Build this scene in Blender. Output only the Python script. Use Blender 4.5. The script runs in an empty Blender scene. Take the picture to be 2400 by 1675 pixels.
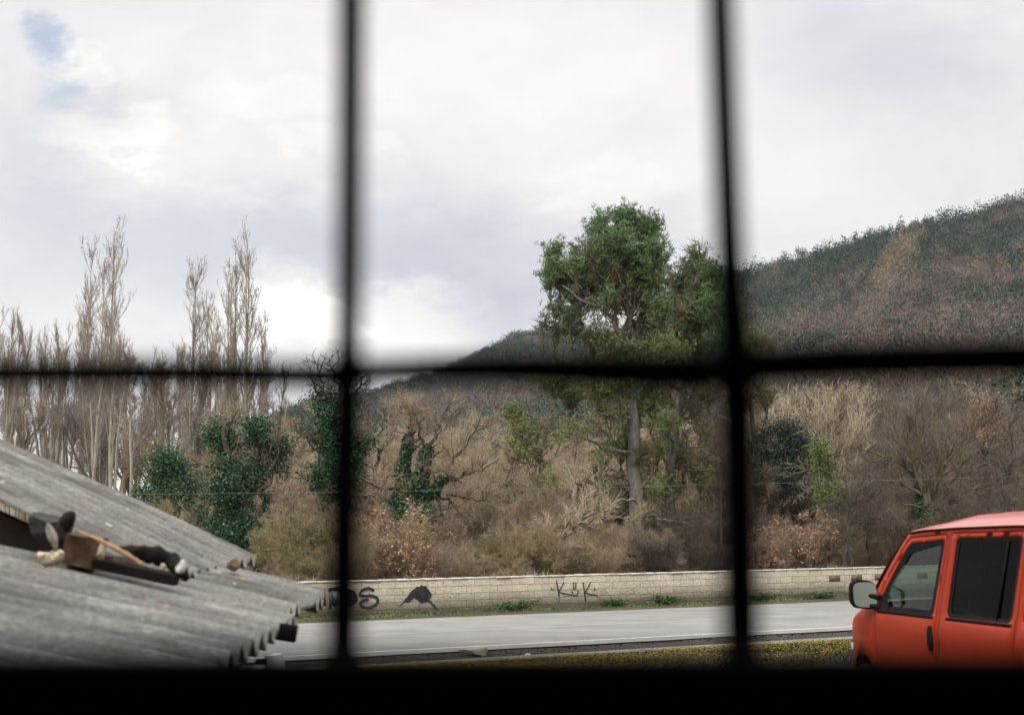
import bpy, math, random
import numpy as np
from mathutils import Vector
from mathutils.geometry import delaunay_2d_cdt
PI = math.pi; R = math.radians
scn = bpy.context.scene
COL = scn.collection

# ------------------------------------------------------------------ camera
FPX = 3165.0                                  # focal length in pixels of a 2400 wide picture
H = 2.95                                      # eye height above the road
TH = math.atan((1195 - 837.5) / FPX)          # upward pitch
cd = bpy.data.cameras.new('camera'); cam = bpy.data.objects.new('camera', cd); COL.objects.link(cam)
cam.location = (0, 0, H); cam.rotation_euler = (PI / 2 + TH, 0, 0)
cd.sensor_width = 36; cd.lens = FPX / 2400 * 36
cd.clip_start = 0.02; cd.clip_end = 6000
cd.dof.use_dof = True; cd.dof.focus_distance = 45; cd.dof.aperture_fstop = 3.8
scn.camera = cam

def ray(px, py):
    a = px - 1200; b = 837.5 - py
    return np.array((a, FPX * math.cos(TH) - b * math.sin(TH), FPX * math.sin(TH) + b * math.cos(TH)))
def at(px, py, Y):
    r = ray(px, py); r = r * (Y / r[1]); r[2] += H
    return r
def atz(px, py, z):
    r = ray(px, py); r = r * ((z - H) / r[2]); r[2] = z
    return r

# ------------------------------------------------------------------ node helpers
def newmat(name):
    m = bpy.data.materials.new(name); m.use_nodes = True
    nt = m.node_tree; b = nt.nodes['Principled BSDF']
    return m, nt, b
def N(nt, t, **kw):
    n = nt.nodes.new(t)
    for k, v in kw.items():
        if k.startswith('i_'): n.inputs[k[2:].replace('_', ' ')].default_value = v
        else: setattr(n, k, v)
    return n
def math_n(nt, op, a, b=None, c=None, clamp=False):
    n = nt.nodes.new('ShaderNodeMath'); n.operation = op; n.use_clamp = clamp
    for i, v in enumerate((a, b, c)):
        if v is None: continue
        if isinstance(v, (int, float)): n.inputs[i].default_value = v
        else: nt.links.new(v, n.inputs[i])
    return n.outputs[0]
def ramp(nt, fac, stops, interp='LINEAR'):
    n = nt.nodes.new('ShaderNodeValToRGB'); n.color_ramp.interpolation = interp
    el = n.color_ramp.elements
    while len(el) < len(stops): el.new(0.5)
    for e, (p, c) in zip(el, stops):
        e.position = p; e.color = (*c, 1) if len(c) == 3 else c
    nt.links.new(fac, n.inputs[0]); return n.outputs[0]
def noise(nt, vec, scale, detail=3, rough=0.55, dist=0.0):
    n = nt.nodes.new('ShaderNodeTexNoise'); n.inputs['Scale'].default_value = scale
    n.inputs['Detail'].default_value = detail; n.inputs['Roughness'].default_value = rough
    n.inputs['Distortion'].default_value = dist
    if vec is not None: nt.links.new(vec, n.inputs['Vector'])
    return n.outputs['Fac']
def mix(nt, fac, a, b, typ='MIX'):
    n = nt.nodes.new('ShaderNodeMix'); n.data_type = 'RGBA'; n.blend_type = typ
    for s, v in (('Factor', fac), ('A', a), ('B', b)):
        inp = [i for i in n.inputs if i.name == s and (i.type == 'RGBA' if s != 'Factor' else i.type == 'VALUE')][0]
        if isinstance(v, (int, float)): inp.default_value = v
        elif isinstance(v, tuple): inp.default_value = (*v, 1)
        else: nt.links.new(v, inp)
    return [o for o in n.outputs if o.type == 'RGBA'][0]
def bump(nt, b, hgt, strength=0.4, dist=0.02):
    n = nt.nodes.new('ShaderNodeBump'); n.inputs['Strength'].default_value = strength
    n.inputs['Distance'].default_value = dist
    nt.links.new(hgt, n.inputs['Height']); nt.links.new(n.outputs[0], b.inputs['Normal'])
def simple(name, col, rough=0.6, metal=0.0, spec=0.5, var=0.15, scale=8, coat=0.0, bmp=0.0):
    m, nt, b = newmat(name)
    tc = N(nt, 'ShaderNodeTexCoord'); f = noise(nt, tc.outputs['Object'], scale, 4)
    c1 = tuple(x * (1 - var) for x in col); c2 = tuple(min(1, x * (1 + var)) for x in col)
    nt.links.new(ramp(nt, f, [(0.3, c1), (0.7, c2)]), b.inputs['Base Color'])
    b.inputs['Roughness'].default_value = rough; b.inputs['Metallic'].default_value = metal
    b.inputs['Specular IOR Level'].default_value = spec; b.inputs['Coat Weight'].default_value = coat
    if bmp: bump(nt, b, f, bmp, 0.01)
    return m
def leafmat(name, stops, scale=1.2, rough=0.6, spec=0.25, trans=0.0, mixf=0.5):
    # colour of each leaf or twig: its own random value mixed with a soft patchiness of the plant
    m, nt, b = newmat(name)
    g = N(nt, 'ShaderNodeNewGeometry'); tc = N(nt, 'ShaderNodeTexCoord')
    f = noise(nt, tc.outputs['Object'], scale, 3)
    f = math_n(nt, 'MULTIPLY_ADD', f, 2.2, -0.6)
    v = math_n(nt, 'ADD', math_n(nt, 'MULTIPLY', g.outputs['Random Per Island'], mixf), math_n(nt, 'MULTIPLY', f, 1 - mixf), clamp=True)
    nt.links.new(ramp(nt, v, stops), b.inputs['Base Color'])
    b.inputs['Roughness'].default_value = rough; b.inputs['Specular IOR Level'].default_value = spec
    return m

# ------------------------------------------------------------------ world, sun, exposure
SUN_EL, SUN_AZ = R(48), R(215)       # azimuth clockwise from +Y: behind the camera, to the left
w = bpy.data.worlds.new('World'); scn.world = w; w.use_nodes = True
nt = w.node_tree; bg = nt.nodes['Background']
sky = N(nt, 'ShaderNodeTexSky'); sky.sky_type = 'NISHITA'; sky.sun_disc = False
sky.sun_elevation = SUN_EL; sky.sun_rotation = SUN_AZ; sky.air_density = 1.0; sky.dust_density = 1.0
bg.inputs['Strength'].default_value = 0.1
tc = N(nt, 'ShaderNodeTexCoord'); sep = N(nt, 'ShaderNodeSeparateXYZ'); nt.links.new(tc.outputs['Generated'], sep.inputs[0])
yy = math_n(nt, 'MAXIMUM', math_n(nt, 'ABSOLUTE', sep.outputs[1]), 0.12)
U = math_n(nt, 'DIVIDE', sep.outputs[0], yy); V = math_n(nt, 'DIVIDE', sep.outputs[2], yy)   # world azimuth / elevation tangents
cmb = N(nt, 'ShaderNodeCombineXYZ'); nt.links.new(U, cmb.inputs[0]); nt.links.new(V, cmb.inputs[1])
stretch = N(nt, 'ShaderNodeMapping'); stretch.inputs['Scale'].default_value = (1, 1.7, 1); nt.links.new(cmb.outputs[0], stretch.inputs[0])
n1 = noise(nt, stretch.outputs[0], 7.5, 7, 0.55); n2 = noise(nt, stretch.outputs[0], 3.0, 6, 0.6, 0.6)
n3 = noise(nt, stretch.outputs[0], 22.0, 6, 0.6)
wu = math_n(nt, 'MULTIPLY_ADD', math_n(nt, 'SUBTRACT', n1, 0.5), 0.16, U)
wv = math_n(nt, 'MULTIPLY_ADD', math_n(nt, 'SUBTRACT', n3, 0.5), 0.05, math_n(nt, 'MULTIPLY_ADD', math_n(nt, 'SUBTRACT', n2, 0.5), 0.12, V))
def blob(px, py, rx, ry, soft=1.0, flat=None):
    r = ray(px, py); u0 = r[0] / r[1]; v0 = r[2] / r[1]
    du = math_n(nt, 'MULTIPLY', math_n(nt, 'SUBTRACT', wu, u0), FPX / rx); dv = math_n(nt, 'MULTIPLY', math_n(nt, 'SUBTRACT', wv, v0), FPX / ry)
    d = math_n(nt, 'SQRT', math_n(nt, 'ADD', math_n(nt, 'MULTIPLY', du, du), math_n(nt, 'MULTIPLY', dv, dv)))
    mr = N(nt, 'ShaderNodeMapRange'); mr.interpolation_type = 'SMOOTHSTEP'
    mr.inputs['From Min'].default_value = 1.0 + soft * 0.5; mr.inputs['From Max'].default_value = 1.0 - soft * 0.5
    nt.links.new(d, mr.inputs[0]); return mr.outputs[0]
lum = math_n(nt, 'MULTIPLY_ADD', math_n(nt, 'SUBTRACT', n2, 0.5), 0.55, 0.60)
lum = math_n(nt, 'MULTIPLY_ADD', math_n(nt, 'SUBTRACT', n1, 0.5), 0.30, lum)
for args, k in (((270, 335, 170, 62, 0.6), .17), ((800, 330, 120, 40, .5), .12), ((1420, 420, 160, 60, .9), .08), ((60, 420, 120, 90, 1.2), -.1), ((520, 470, 260, 70, 1.2), -.08), ((400, 400, 300, 110, 1.4), .10), ((900, 770, 250, 95, 0.8), .36), ((650, 760, 170, 110, 1.0), .36),
                ((330, 560, 420, 110, 1.6), -.20), ((1150, 620, 480, 160, 1.6), -.30), ((1160, 750, 150, 60, 1.2), -.18), ((200, 250, 130, 90, 1.0), -.2), ((190, 175, 70, 50, .8), .16),
                ((1000, 140, 900, 130, 1.7), .15), ((1500, 330, 330, 150, 1.6), .08), ((1450, 650, 260, 200, 1.6), .08), ((2050, 130, 320, 150, 1.5), -.2), ((2080, 420, 450, 150, 1.6), .07), ((620, 250, 160, 60, 1.0), .12)):
    lum = math_n(nt, 'MULTIPLY_ADD', blob(*args), k, lum)
gap = math_n(nt, 'MAXIMUM', blob(92, 118, 50, 50, 1.6), math_n(nt, 'MULTIPLY', blob(140, 240, 60, 30, 1.6), 0.5))
cloud = ramp(nt, lum, [(0.20, (5.7, 5.9, 6.5)), (0.42, (7.4, 7.5, 7.95)), (0.60, (8.7, 8.62, 8.7)), (0.76, (9.8, 9.6, 9.35)), (0.90, (11.0, 10.7, 10.35)), (1.0, (14.5, 14, 13.5))])
elev = N(nt, 'ShaderNodeMapRange'); elev.interpolation_type = 'SMOOTHSTEP'; elev.inputs['From Min'].default_value = 0.40; elev.inputs['From Max'].default_value = 0.95
elev.inputs['To Min'].default_value = 1.0; elev.inputs['To Max'].default_value = 3.4; nt.links.new(sep.outputs[2], elev.inputs[0])
vm = N(nt, 'ShaderNodeVectorMath'); vm.operation = 'SCALE'; nt.links.new(cloud, vm.inputs[0]); nt.links.new(elev.outputs[0], vm.inputs['Scale'])
blue = N(nt, 'ShaderNodeVectorMath'); blue.operation = 'SCALE'; nt.links.new(sky.outputs[0], blue.inputs[0]); blue.inputs['Scale'].default_value = 1.6
nt.links.new(mix(nt, math_n(nt, 'MULTIPLY', gap, 0.62), vm.outputs[0], blue.outputs[0]), bg.inputs['Color'])

sd = bpy.data.lights.new('sun', 'SUN'); sun = bpy.data.objects.new('sun', sd); COL.objects.link(sun)
sd.energy = 2.0; sd.angle = R(14); sd.color = (1, 0.95, 0.87)
sv = Vector((math.sin(SUN_AZ) * math.cos(SUN_EL), math.cos(SUN_AZ) * math.cos(SUN_EL), math.sin(SUN_EL)))
sun.rotation_euler = sv.to_track_quat('Z', 'Y').to_euler()
scn.view_settings.view_transform = 'Standard'; scn.view_settings.look = 'None'
scn.view_settings.exposure = 0.0; scn.view_settings.gamma = 1.0
scn.cycles.max_bounces = 6; scn.cycles.transparent_max_bounces = 8

# ------------------------------------------------------------------ object helpers
def meta(o, label=None, cat=None, group=None, kind=None):
    if label: o['label'] = label
    if cat: o['category'] = cat
    if group: o['group'] = group
    if kind: o['kind'] = kind
    return o
def mesh(name, verts, faces, mats, parent=None, midx=None, smooth=False, loc=None):
    """faces: list of (n,k) int arrays"""
    me = bpy.data.meshes.new(name); verts = np.asarray(verts, dtype=np.float32)
    if loc is not None: verts = verts - np.asarray(loc, dtype=np.float32)
    me.vertices.add(len(verts)); me.vertices.foreach_set('co', verts.ravel())
    faces = [np.asarray(f, dtype=np.int32) for f in faces if len(f)]
    lv = np.concatenate([f.ravel() for f in faces]); cnt = np.concatenate([np.full(len(f), f.shape[1], np.int32) for f in faces])
    me.loops.add(len(lv)); me.loops.foreach_set('vertex_index', lv)
    me.polygons.add(len(cnt)); st = np.concatenate([[0], np.cumsum(cnt)[:-1]]).astype(np.int32)
    me.polygons.foreach_set('loop_start', st)
    for m in (mats if isinstance(mats, (list, tuple)) else [mats]): me.materials.append(m)
    if midx is not None: me.polygons.foreach_set('material_index', np.asarray(midx, np.int32))
    if smooth: me.polygons.foreach_set('use_smooth', np.ones(len(cnt), bool))
    me.update(calc_edges=True); me.validate()
    o = bpy.data.objects.new(name, me); COL.objects.link(o)
    if loc is not None and parent is None: o.location = loc
    if parent: o.parent = parent
    return o
class MB:
    def __init__(s): s.v = []; s.f = {}; s.n = 0
    def add(s, v, f):
        v = np.asarray(v, float); f = np.asarray(f, int)
        s.v.append(v); s.f.setdefault(f.shape[1], []).append(f + s.n); s.n += len(v)
    def box(s, c, d, rot=None, taper=1.0):
        x, y, z = [a / 2 for a in d]
        v = np.array([(-x, -y, -z), (x, -y, -z), (x, y, -z), (-x, y, -z), (-x * taper, -y * taper, z), (x * taper, -y * taper, z), (x * taper, y * taper, z), (-x * taper, y * taper, z)])
        if rot is not None:
            from mathutils import Euler
            m = np.array(Euler(rot).to_matrix()); v = v @ m.T
        s.add(v + np.array(c), [(0, 3, 2, 1), (4, 5, 6, 7), (0, 1, 5, 4), (1, 2, 6, 5), (2, 3, 7, 6), (3, 0, 4, 7)])
    def tube(s, pts, rad, m=8, cap=True):
        pts = np.asarray(pts, float); n = len(pts); rad = np.broadcast_to(rad, (n,))
        t = np.gradient(pts, axis=0); t /= np.linalg.norm(t, axis=1)[:, None] + 1e-9
        ref = np.array((0, 0, 1.)) if abs(t[:, 2]).mean() < 0.8 else np.array((1., 0, 0))
        a = np.cross(t, ref); a /= np.linalg.norm(a, axis=1)[:, None] + 1e-9; b = np.cross(t, a)
        ang = np.linspace(0, 2 * PI, m, endpoint=False)
        v = pts[:, None] + rad[:, None, None] * (np.cos(ang)[None, :, None] * a[:, None] + np.sin(ang)[None, :, None] * b[:, None])
        i = np.arange(n - 1)[:, None] * m; j = np.arange(m)[None]; k = (j + 1) % m
        f = np.stack([i + j, i + k, i + m + k, i + m + j], -1).reshape(-1, 4)
        s.add(v.reshape(-1, 3), f)
        if cap:
            for e, idx in ((0, 0), (n - 1, (n - 1) * m)):
                base = s.n; ring = v.reshape(-1, 3)[idx:idx + m]
                vv = np.vstack([ring, pts[e]]); ff = [(q, (q + 1) % m, m) for q in range(m)]
                s.add(vv, ff)
    def grid(s, arr):
        a, b = arr.shape[:2]; i = np.arange(a - 1)[:, None] * b; j = np.arange(b - 1)[None]
        s.add(arr.reshape(-1, 3), np.stack([i + j, i + j + 1, i + b + j + 1, i + b + j], -1).reshape(-1, 4))
    def build(s, name, mat, parent=None, smooth=False, loc=None):
        fs = [np.vstack(x) for x in s.f.values()]
        return mesh(name, np.vstack(s.v), fs, mat, parent, smooth=smooth, loc=loc)
def empty(name, loc, label=None, cat=None, group=None, kind=None):
    o = bpy.data.objects.new(name, None); COL.objects.link(o); o.location = Vector([float(v) for v in loc]); o.empty_display_size = 0.3
    return meta(o, label, cat, group, kind)
def copy_tree(o, parent=None):
    c = o.copy(); COL.objects.link(c)
    if parent: c.parent = parent
    for ch in list(o.children): copy_tree(ch, c)
    return c

# ------------------------------------------------------------------ street frame: s along the wall, p away from the camera
UX, UY = 0.88177, 0.47167
def W(s, p, z=0.0): return np.array((UX * s - UY * p, UY * s + UX * p, z))
def zground(p, s=0.0):
    p = np.asarray(p, float)
    z = np.interp(p, [-50, 0, 6.7, 15, 20, 23, 23.7, 24.2, 25.9, 26.1, 34.4, 35.3, 35.75, 36.2, 45, 80, 4000], [1.6, 1.45, 1.15, 0.62, 0.30, 0.10, 0.06, -0.09, -0.07, -0.02, -0.02, 0.03, 0.05, 0.62, 0.75, 0.6, 0.0])
    return z

# ------------------------------------------------------------------ materials
def ground_mat():
    m, nt, b = newmat('earth'); g = N(nt, 'ShaderNodeTexCoord'); o = g.outputs['Object']
    f = noise(nt, o, 1.3, 6, 0.65); f2 = noise(nt, o, 14, 5, 0.7)
    c = ramp(nt, f, [(0.3, (.045, .040, .022)), (0.55, (.10, .082, .05)), (0.75, (.06, .075, .025))])
    c = mix(nt, 0.5, c, ramp(nt, f2, [(0.3, (.02, .018, .012)), (0.7, (.22, .18, .12))]), 'OVERLAY')
    nt.links.new(c, b.inputs['Base Color']); b.inputs['Roughness'].default_value = 0.95
    bump(nt, b, f2, 0.8, 0.05); return m
def asphalt_mat():
    m, nt, b = newmat('asphalt'); o = N(nt, 'ShaderNodeTexCoord').outputs['Object']
    mp = N(nt, 'ShaderNodeMapping'); mp.inputs['Rotation'].default_value = (0, 0, -math.atan2(UY, UX)); mp.inputs['Scale'].default_value = (0.12, 1.4, 1); nt.links.new(o, mp.inputs[0])
    a = noise(nt, mp.outputs[0], 1.0, 5, 0.6); c = noise(nt, o, 60, 4, 0.8); d = noise(nt, o, 0.7, 6, 0.6)
    v = math_n(nt, 'ADD', math_n(nt, 'MULTIPLY', a, 0.28), math_n(nt, 'MULTIPLY', c, 0.42)); v = math_n(nt, 'MULTIPLY_ADD', d, 0.34, v)
    nt.links.new(ramp(nt, v, [(0.38, (.13, .126, .118)), (0.52, (.20, .194, .182)), (0.66, (.265, .258, .243))]), b.inputs['Base Color'])
    b.inputs['Roughness'].default_value = 0.85; bump(nt, b, c, 0.3, 0.01); return m
def wall_mat():
    m, nt, b = newmat('split_face_block'); uv = N(nt, 'ShaderNodeTexCoord').outputs['UV']
    br = N(nt, 'ShaderNodeTexBrick'); nt.links.new(uv, br.inputs['Vector'])
    br.inputs['Scale'].default_value = 1.0; br.inputs['Brick Width'].default_value = 0.5; br.inputs['Row Height'].default_value = 0.2
    br.inputs['Mortar Size'].default_value = 0.0062; br.inputs['Mortar Smooth'].default_value = 0.2; br.inputs['Bias'].default_value = 0.0
    br.inputs['Color1'].default_value = (.37, .335, .265, 1); br.inputs['Color2'].default_value = (.45, .415, .335, 1); br.inputs['Mortar'].default_value = (.20, .175, .13, 1)
    big = noise(nt, uv, 0.9, 5, 0.6); fine = noise(nt, uv, 16, 6, 0.7, 0.4); md = noise(nt, uv, 5.0, 5, 0.65, 1.0)
    c = mix(nt, 0.30, br.outputs['Color'], ramp(nt, md, [(0.35, (.20, .17, .12)), (0.6, (.60, .57, .48))]), 'SOFT_LIGHT')
    c = mix(nt, 0.65, c, ramp(nt, fine, [(0.36, (.12, .11, .09)), (0.46, (.45, .43, .40)), (0.64, (.68, .66, .62))]), 'SOFT_LIGHT')
    c = mix(nt, math_n(nt, 'MULTIPLY', ramp(nt, big, [(0.45, (0, 0, 0)), (0.75, (1, 1, 1))]), 0.3), c, (.27, .24, .17))
    nt.links.new(c, b.inputs['Base Color']); b.inputs['Roughness'].default_value = 0.95
    hh = math_n(nt, 'ADD', math_n(nt, 'MULTIPLY', md, 0.8), math_n(nt, 'MULTIPLY_ADD', br.outputs['Fac'], -0.8, math_n(nt, 'MULTIPLY', fine, 0.35)))
    bump(nt, b, hh, 1.0, 0.07); return m
def fibre_mat():
    m, nt, b = newmat('weathered_fibre_cement'); o = N(nt, 'ShaderNodeTexCoord').outputs['Object']
    mp = N(nt, 'ShaderNodeMapping'); mp.inputs['Scale'].default_value = (0.8, 7, 2); nt.links.new(o, mp.inputs[0])
    a = noise(nt, mp.outputs[0], 1.5, 6, 0.65); s = noise(nt, o, 55, 5, 0.8); l = noise(nt, o, 9, 5, 0.6); k = noise(nt, o, 2.2, 5, 0.65)
    v = math_n(nt, 'ADD', math_n(nt, 'MULTIPLY', a, 0.5), math_n(nt, 'MULTIPLY', s, 0.5))
    c = ramp(nt, v, [(0.34, (.05, .05, .046)), (0.46, (.138, .133, .122)), (0.54, (.21, .204, .186)), (0.66, (.38, .37, .335))])
    c = mix(nt, math_n(nt, 'MULTIPLY', ramp(nt, k, [(0.48, (0, 0, 0)), (0.66, (1, 1, 1))]), .7), c, (.055, .052, .043))
    c = mix(nt, ramp(nt, l, [(0.66, (0, 0, 0)), (0.70, (1, 1, 1))]), c, (.25, .16, .035))
    c = mix(nt, ramp(nt, noise(nt, o, 13, 4, .6), [(0.66, (0, 0, 0)), (0.70, (1, 1, 1))]), c, (.36, .36, .32))
    nt.links.new(c, b.inputs['Base Color']); b.inputs['Roughness'].default_value = 0.9; bump(nt, b, s, 0.6, 0.012); return m
def bark(name, c1, c2, c3, sc=5):
    m, nt, b = newmat(name); o = N(nt, 'ShaderNodeTexCoord').outputs['Object']
    mp = N(nt, 'ShaderNodeMapping'); mp.inputs['Scale'].default_value = (1, 1, 0.35); nt.links.new(o, mp.inputs[0])
    f = noise(nt, mp.outputs[0], sc, 6, 0.7)
    nt.links.new(ramp(nt, f, [(0.3, c1), (0.5, c2), (0.7, c3)]), b.inputs['Base Color']); b.inputs['Roughness'].default_value = 0.9
    bump(nt, b, f, 0.6, 0.03); return m

M = {}
M['earth'] = ground_mat(); M['asphalt'] = asphalt_mat(); M['wall'] = wall_mat(); M['fibre'] = fibre_mat()
M['line'] = simple('worn_white_paint', (.50, .485, .45), 0.8, var=.25, scale=9)
M['faint'] = simple('faded_white_paint', (.33, .32, .30), 0.8, var=.22, scale=5)
M['kerb'] = simple('kerb_concrete', (.27, .25, .22), 0.9, var=.3, scale=6, bmp=.3)
M['ditch'] = simple('dark_gravel', (.035, .030, .028), 0.95, var=.7, scale=30, bmp=.8)
M['coping'] = simple('coping_stone', (.56, .52, .44), 0.9, var=.15, scale=7)
M['darkblock'] = simple('dark_split_block', (.15, .105, .055), 0.95, var=.55, scale=9, bmp=.7)
M['spray'] = simple('black_spray', (.018, .018, .020), 0.55, var=.4, scale=12)
M['spraythin'] = simple('thin_spray', (.16, .145, .12), 0.8, var=.4, scale=20)
M['bark_brown'] = bark('brown_bark', (.032, .025, .018), (.065, .052, .038), (.13, .105, .078))
M['bark_pale'] = bark('pale_bark', (.20, .175, .13), (.33, .30, .235), (.46, .42, .35))
M['bark_grey'] = bark('grey_bark', (.10, .085, .070), (.20, .175, .145), (.32, .28, .235))
M['bark_lichen'] = bark('lichen_bark', (.08, .065, .035), (.17, .14, .065), (.28, .235, .09))
M['bark_moss'] = bark('mossy_bark', (.045, .038, .022), (.095, .082, .042), (.17, .145, .065))
M['bark_pine'] = bark('pale_pine_bark', (.085, .075, .065), (.165, .15, .128), (.29, .265, .23))
M['twig_brown'] = leafmat('brown_twigs', [(0, (.11, .080, .048)), (0.5, (.27, .205, .13)), (1, (.46, .37, .25))], 0.6)
M['twig_tan'] = leafmat('tan_twigs', [(0, (.19, .145, .085)), (0.5, (.38, .305, .20)), (1, (.58, .49, .35))], 0.6)
M['twig_poplar'] = leafmat('poplar_twigs', [(0, (.14, .11, .085)), (0.5, (.29, .24, .195)), (1, (.46, .39, .33))], 0.5)
M['twig_mauve'] = leafmat('mauve_twigs', [(0, (.12, .083, .058)), (0.5, (.26, .19, .135)), (1, (.43, .33, .245))], 0.6)
M['twig_olive'] = leafmat('olive_twigs', [(0, (.10, .080, .035)), (0.5, (.23, .185, .09)), (1, (.38, .315, .17))], 0.8)
M['twig_dark'] = leafmat('dark_twigs', [(0, (.035, .027, .020)), (0.5, (.075, .058, .042)), (1, (.15, .12, .09))], 0.8)
M['twig_shade'] = leafmat('shaded_umber_twigs', [(0, (.06, .046, .034)), (0.5, (.13, .10, .072)), (1, (.24, .19, .14))], 0.6)  # right-hand trees only: the shading there put into darker twigs
M['twig_pine'] = leafmat('pine_twigs', [(0, (.06, .050, .030)), (0.5, (.135, .115, .065)), (1, (.25, .215, .12))], 0.6)
M['ivy'] = leafmat('ivy_leaves', [(0, (.008, .030, .015)), (0.45, (.028, .085, .038)), (0.8, (.070, .155, .060)), (1, (.20, .28, .10))], 1.5, 0.45, 0.4)
M['ivy_bright'] = leafmat('yellow_green_ivy', [(0, (.03, .06, .015)), (0.5, (.09, .14, .03)), (1, (.20, .25, .06))], 1.5, 0.5, 0.3)
M['holm'] = leafmat('holm_oak_leaves', [(0, (.010, .020, .014)), (0.5, (.028, .045, .032)), (1, (.075, .095, .070))], 1.5, 0.5, 0.3)
M['needle'] = leafmat('pine_needles', [(0, (.025, .050, .020)), (0.5, (.085, .145, .050)), (1, (.24, .32, .12))], 0.5, 0.55, 0.3)
M['needle_low'] = leafmat('yellowish_pine_needles', [(0, (.05, .065, .022)), (0.5, (.14, .17, .055)), (1, (.32, .36, .12))], 0.6, 0.55, 0.3)
M['orange'] = leafmat('dry_oak_leaves', [(0, (.15, .080, .042)), (0.5, (.31, .185, .10)), (1, (.50, .35, .20))], 1.2, 0.7)
M['drygrass'] = leafmat('dry_grass', [(0, (.17, .125, .08)), (0.5, (.33, .265, .185)), (1, (.50, .43, .32))], 0.8)
M['grass'] = leafmat('green_grass', [(0, (.05, .085, .02)), (0.5, (.12, .18, .045)), (1, (.30, .28, .12))], 0.6)
M['weedleaf'] = leafmat('weed_leaves', [(0, (.03, .075, .02)), (1, (.10, .20, .05))], 1.0)
M['flower'] = leafmat('yellow_petals', [(0, (.30, .20, .01)), (1, (.66, .50, .03))], 1.0)
M['stemleaf'] = leafmat('dark_green_stems', [(0, (.02, .032, .01)), (1, (.07, .09, .025))], 1.0)

# ------------------------------------------------------------------ ground, road
ps = np.array([-60, -20, 0, 3, 6.7, 9, 12, 15, 18, 20, 21.5, 23, 23.7, 24.2, 24.8, 25.4, 25.9, 26.1, 30, 34.4, 35.3, 35.75, 36.2, 38, 40, 43, 46, 52, 60, 75, 100, 160, 300, 700, 1500, 4000.])
ss = np.concatenate([[-4000, -1500, -600, -250, -120], np.arange(-60, 91, 1.5), [130, 250, 600, 1500, 4000]])
rng = np.random.default_rng(1)
G = np.array([[W(s, p, float(zground(p)) + (rng.normal(0, .035) if (36.5 < p < 60 or 3 < p < 22) else 0) - (0.004 if 26 < p < 34.5 else 0)) for p in ps] for s in ss])
mb = MB(); mb.grid(G); meta(mb.build('ground', M['earth'], smooth=True), kind='structure')
def strip(name, p0, p1, z, mat, s0=-160, s1=260, wav=0.0, seed=0, kind='structure', step=1.0, parent=None):
    r = np.random.default_rng(seed); s = np.arange(s0, s1, step); n = len(s)
    a = np.array([W(x, p0 + r.normal(0, wav), z) for x in s]); b = np.array([W(x, p1 + r.normal(0, wav), z) for x in s])
    mb = MB(); mb.grid(np.stack([a, b], 1)); o = mb.build(name, mat, parent)
    if kind: meta(o, kind=kind)
    return o
strip('road', 26.05, 34.35, 0.0, M['asphalt'], wav=0.03, seed=3)
strip('road_marking', 26.75, 26.88, 0.004, M['line'])
strip('road_marking', 30.30, 30.39, 0.004, M['faint'])
strip('road_marking', 33.75, 33.84, 0.004, M['faint'])
# gravel ditch: fine stones
def scatter_quads(rng, C, size, aspect=1.6, flat=0.0, bent=False):
    n = len(C); a = rng.normal(size=(n, 3)); a[:, 2] *= (1 - flat); a /= np.linalg.norm(a, axis=1)[:, None]
    b = rng.normal(size=(n, 3)); b -= (b * a).sum(1)[:, None] * a; b[:, 2] *= (1 - flat * .5); b /= np.linalg.norm(b, axis=1)[:, None]
    s = (size if np.ndim(size) else np.full(n, size)) * rng.uniform(.6, 1.3, n)
    a = a * (s * aspect / 2)[:, None]; b = b * (s / 2)[:, None]
    V = np.stack([C - a, C + b * .9, C + a, C - b * .9], 1).reshape(-1, 3)
    return V, np.arange(4 * n).reshape(n, 4)
mb = MB(); r = np.random.default_rng(5); n = 16000
s = r.uniform(-14, 34, n); p = r.uniform(24.15, 26.08, n)
C = np.array([W(a, b, float(zground(b)) + 0.008) for a, b in zip(s, p)]); V, F = scatter_quads(r, C, r.uniform(.02, .07, n), 1.3, .6); mb.add(V, F)
strip('ditch', 24.15, 26.06, -0.055, M['ditch'], wav=0.03, seed=8, step=.5)
o = mb.build('gravel', leafmat('dark_stones', [(0, (.012, .010, .009)), (.7, (.055, .048, .042)), (.93, (.13, .115, .10)), (1, (.32, .27, .19))], 2, .9)); meta(o, 'dark gravel and rotting leaves filling the ditch beside the road', 'gravel', kind='stuff')
mb = MB()
prof = [(24.14, -.09), (24.13, .075), (23.66, .085), (23.64, -.05)]
sa = np.arange(-160, 260, 1.0); rr = np.random.default_rng(4)
mb.grid(np.array([[W(x, p + rr.normal(0, .008), z) for p, z in prof] for x in sa])); meta(mb.build('kerb', M['kerb']), kind='structure')

# concrete lump and litter by the ditch
def rock(name, c, d, seed, mat, label, cat, sub=3):
    import bmesh
    bm = bmesh.new(); bmesh.ops.create_icosphere(bm, subdivisions=sub, radius=1); r = np.random.default_rng(seed)
    K = r.normal(size=(10, 3)); K /= np.linalg.norm(K, axis=1)[:, None]; T = r.uniform(.55, .9, 10)
    for v in bm.verts:
        x = np.array(v.co)
        for k, t in zip(K, T):
            e = x @ k - t
            if e > 0: x = x - k * e
        x += r.normal(0, .02, 3); v.co = Vector(x * np.array(d))
    me = bpy.data.meshes.new(name); bm.to_mesh(me); bm.free(); me.materials.append(mat)
    o = bpy.data.objects.new(name, me); COL.objects.link(o); o.location = Vector([float(q) for q in c]); return meta(o, label, cat)
c = atz(1112, 1529, 0.0); rock('concrete_block', c + np.array((0, 0, .02)), (.36, .22, .14), 3, M['kerb'], 'broken lump of pale concrete lying in the dark ditch beside the road', 'concrete')
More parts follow.
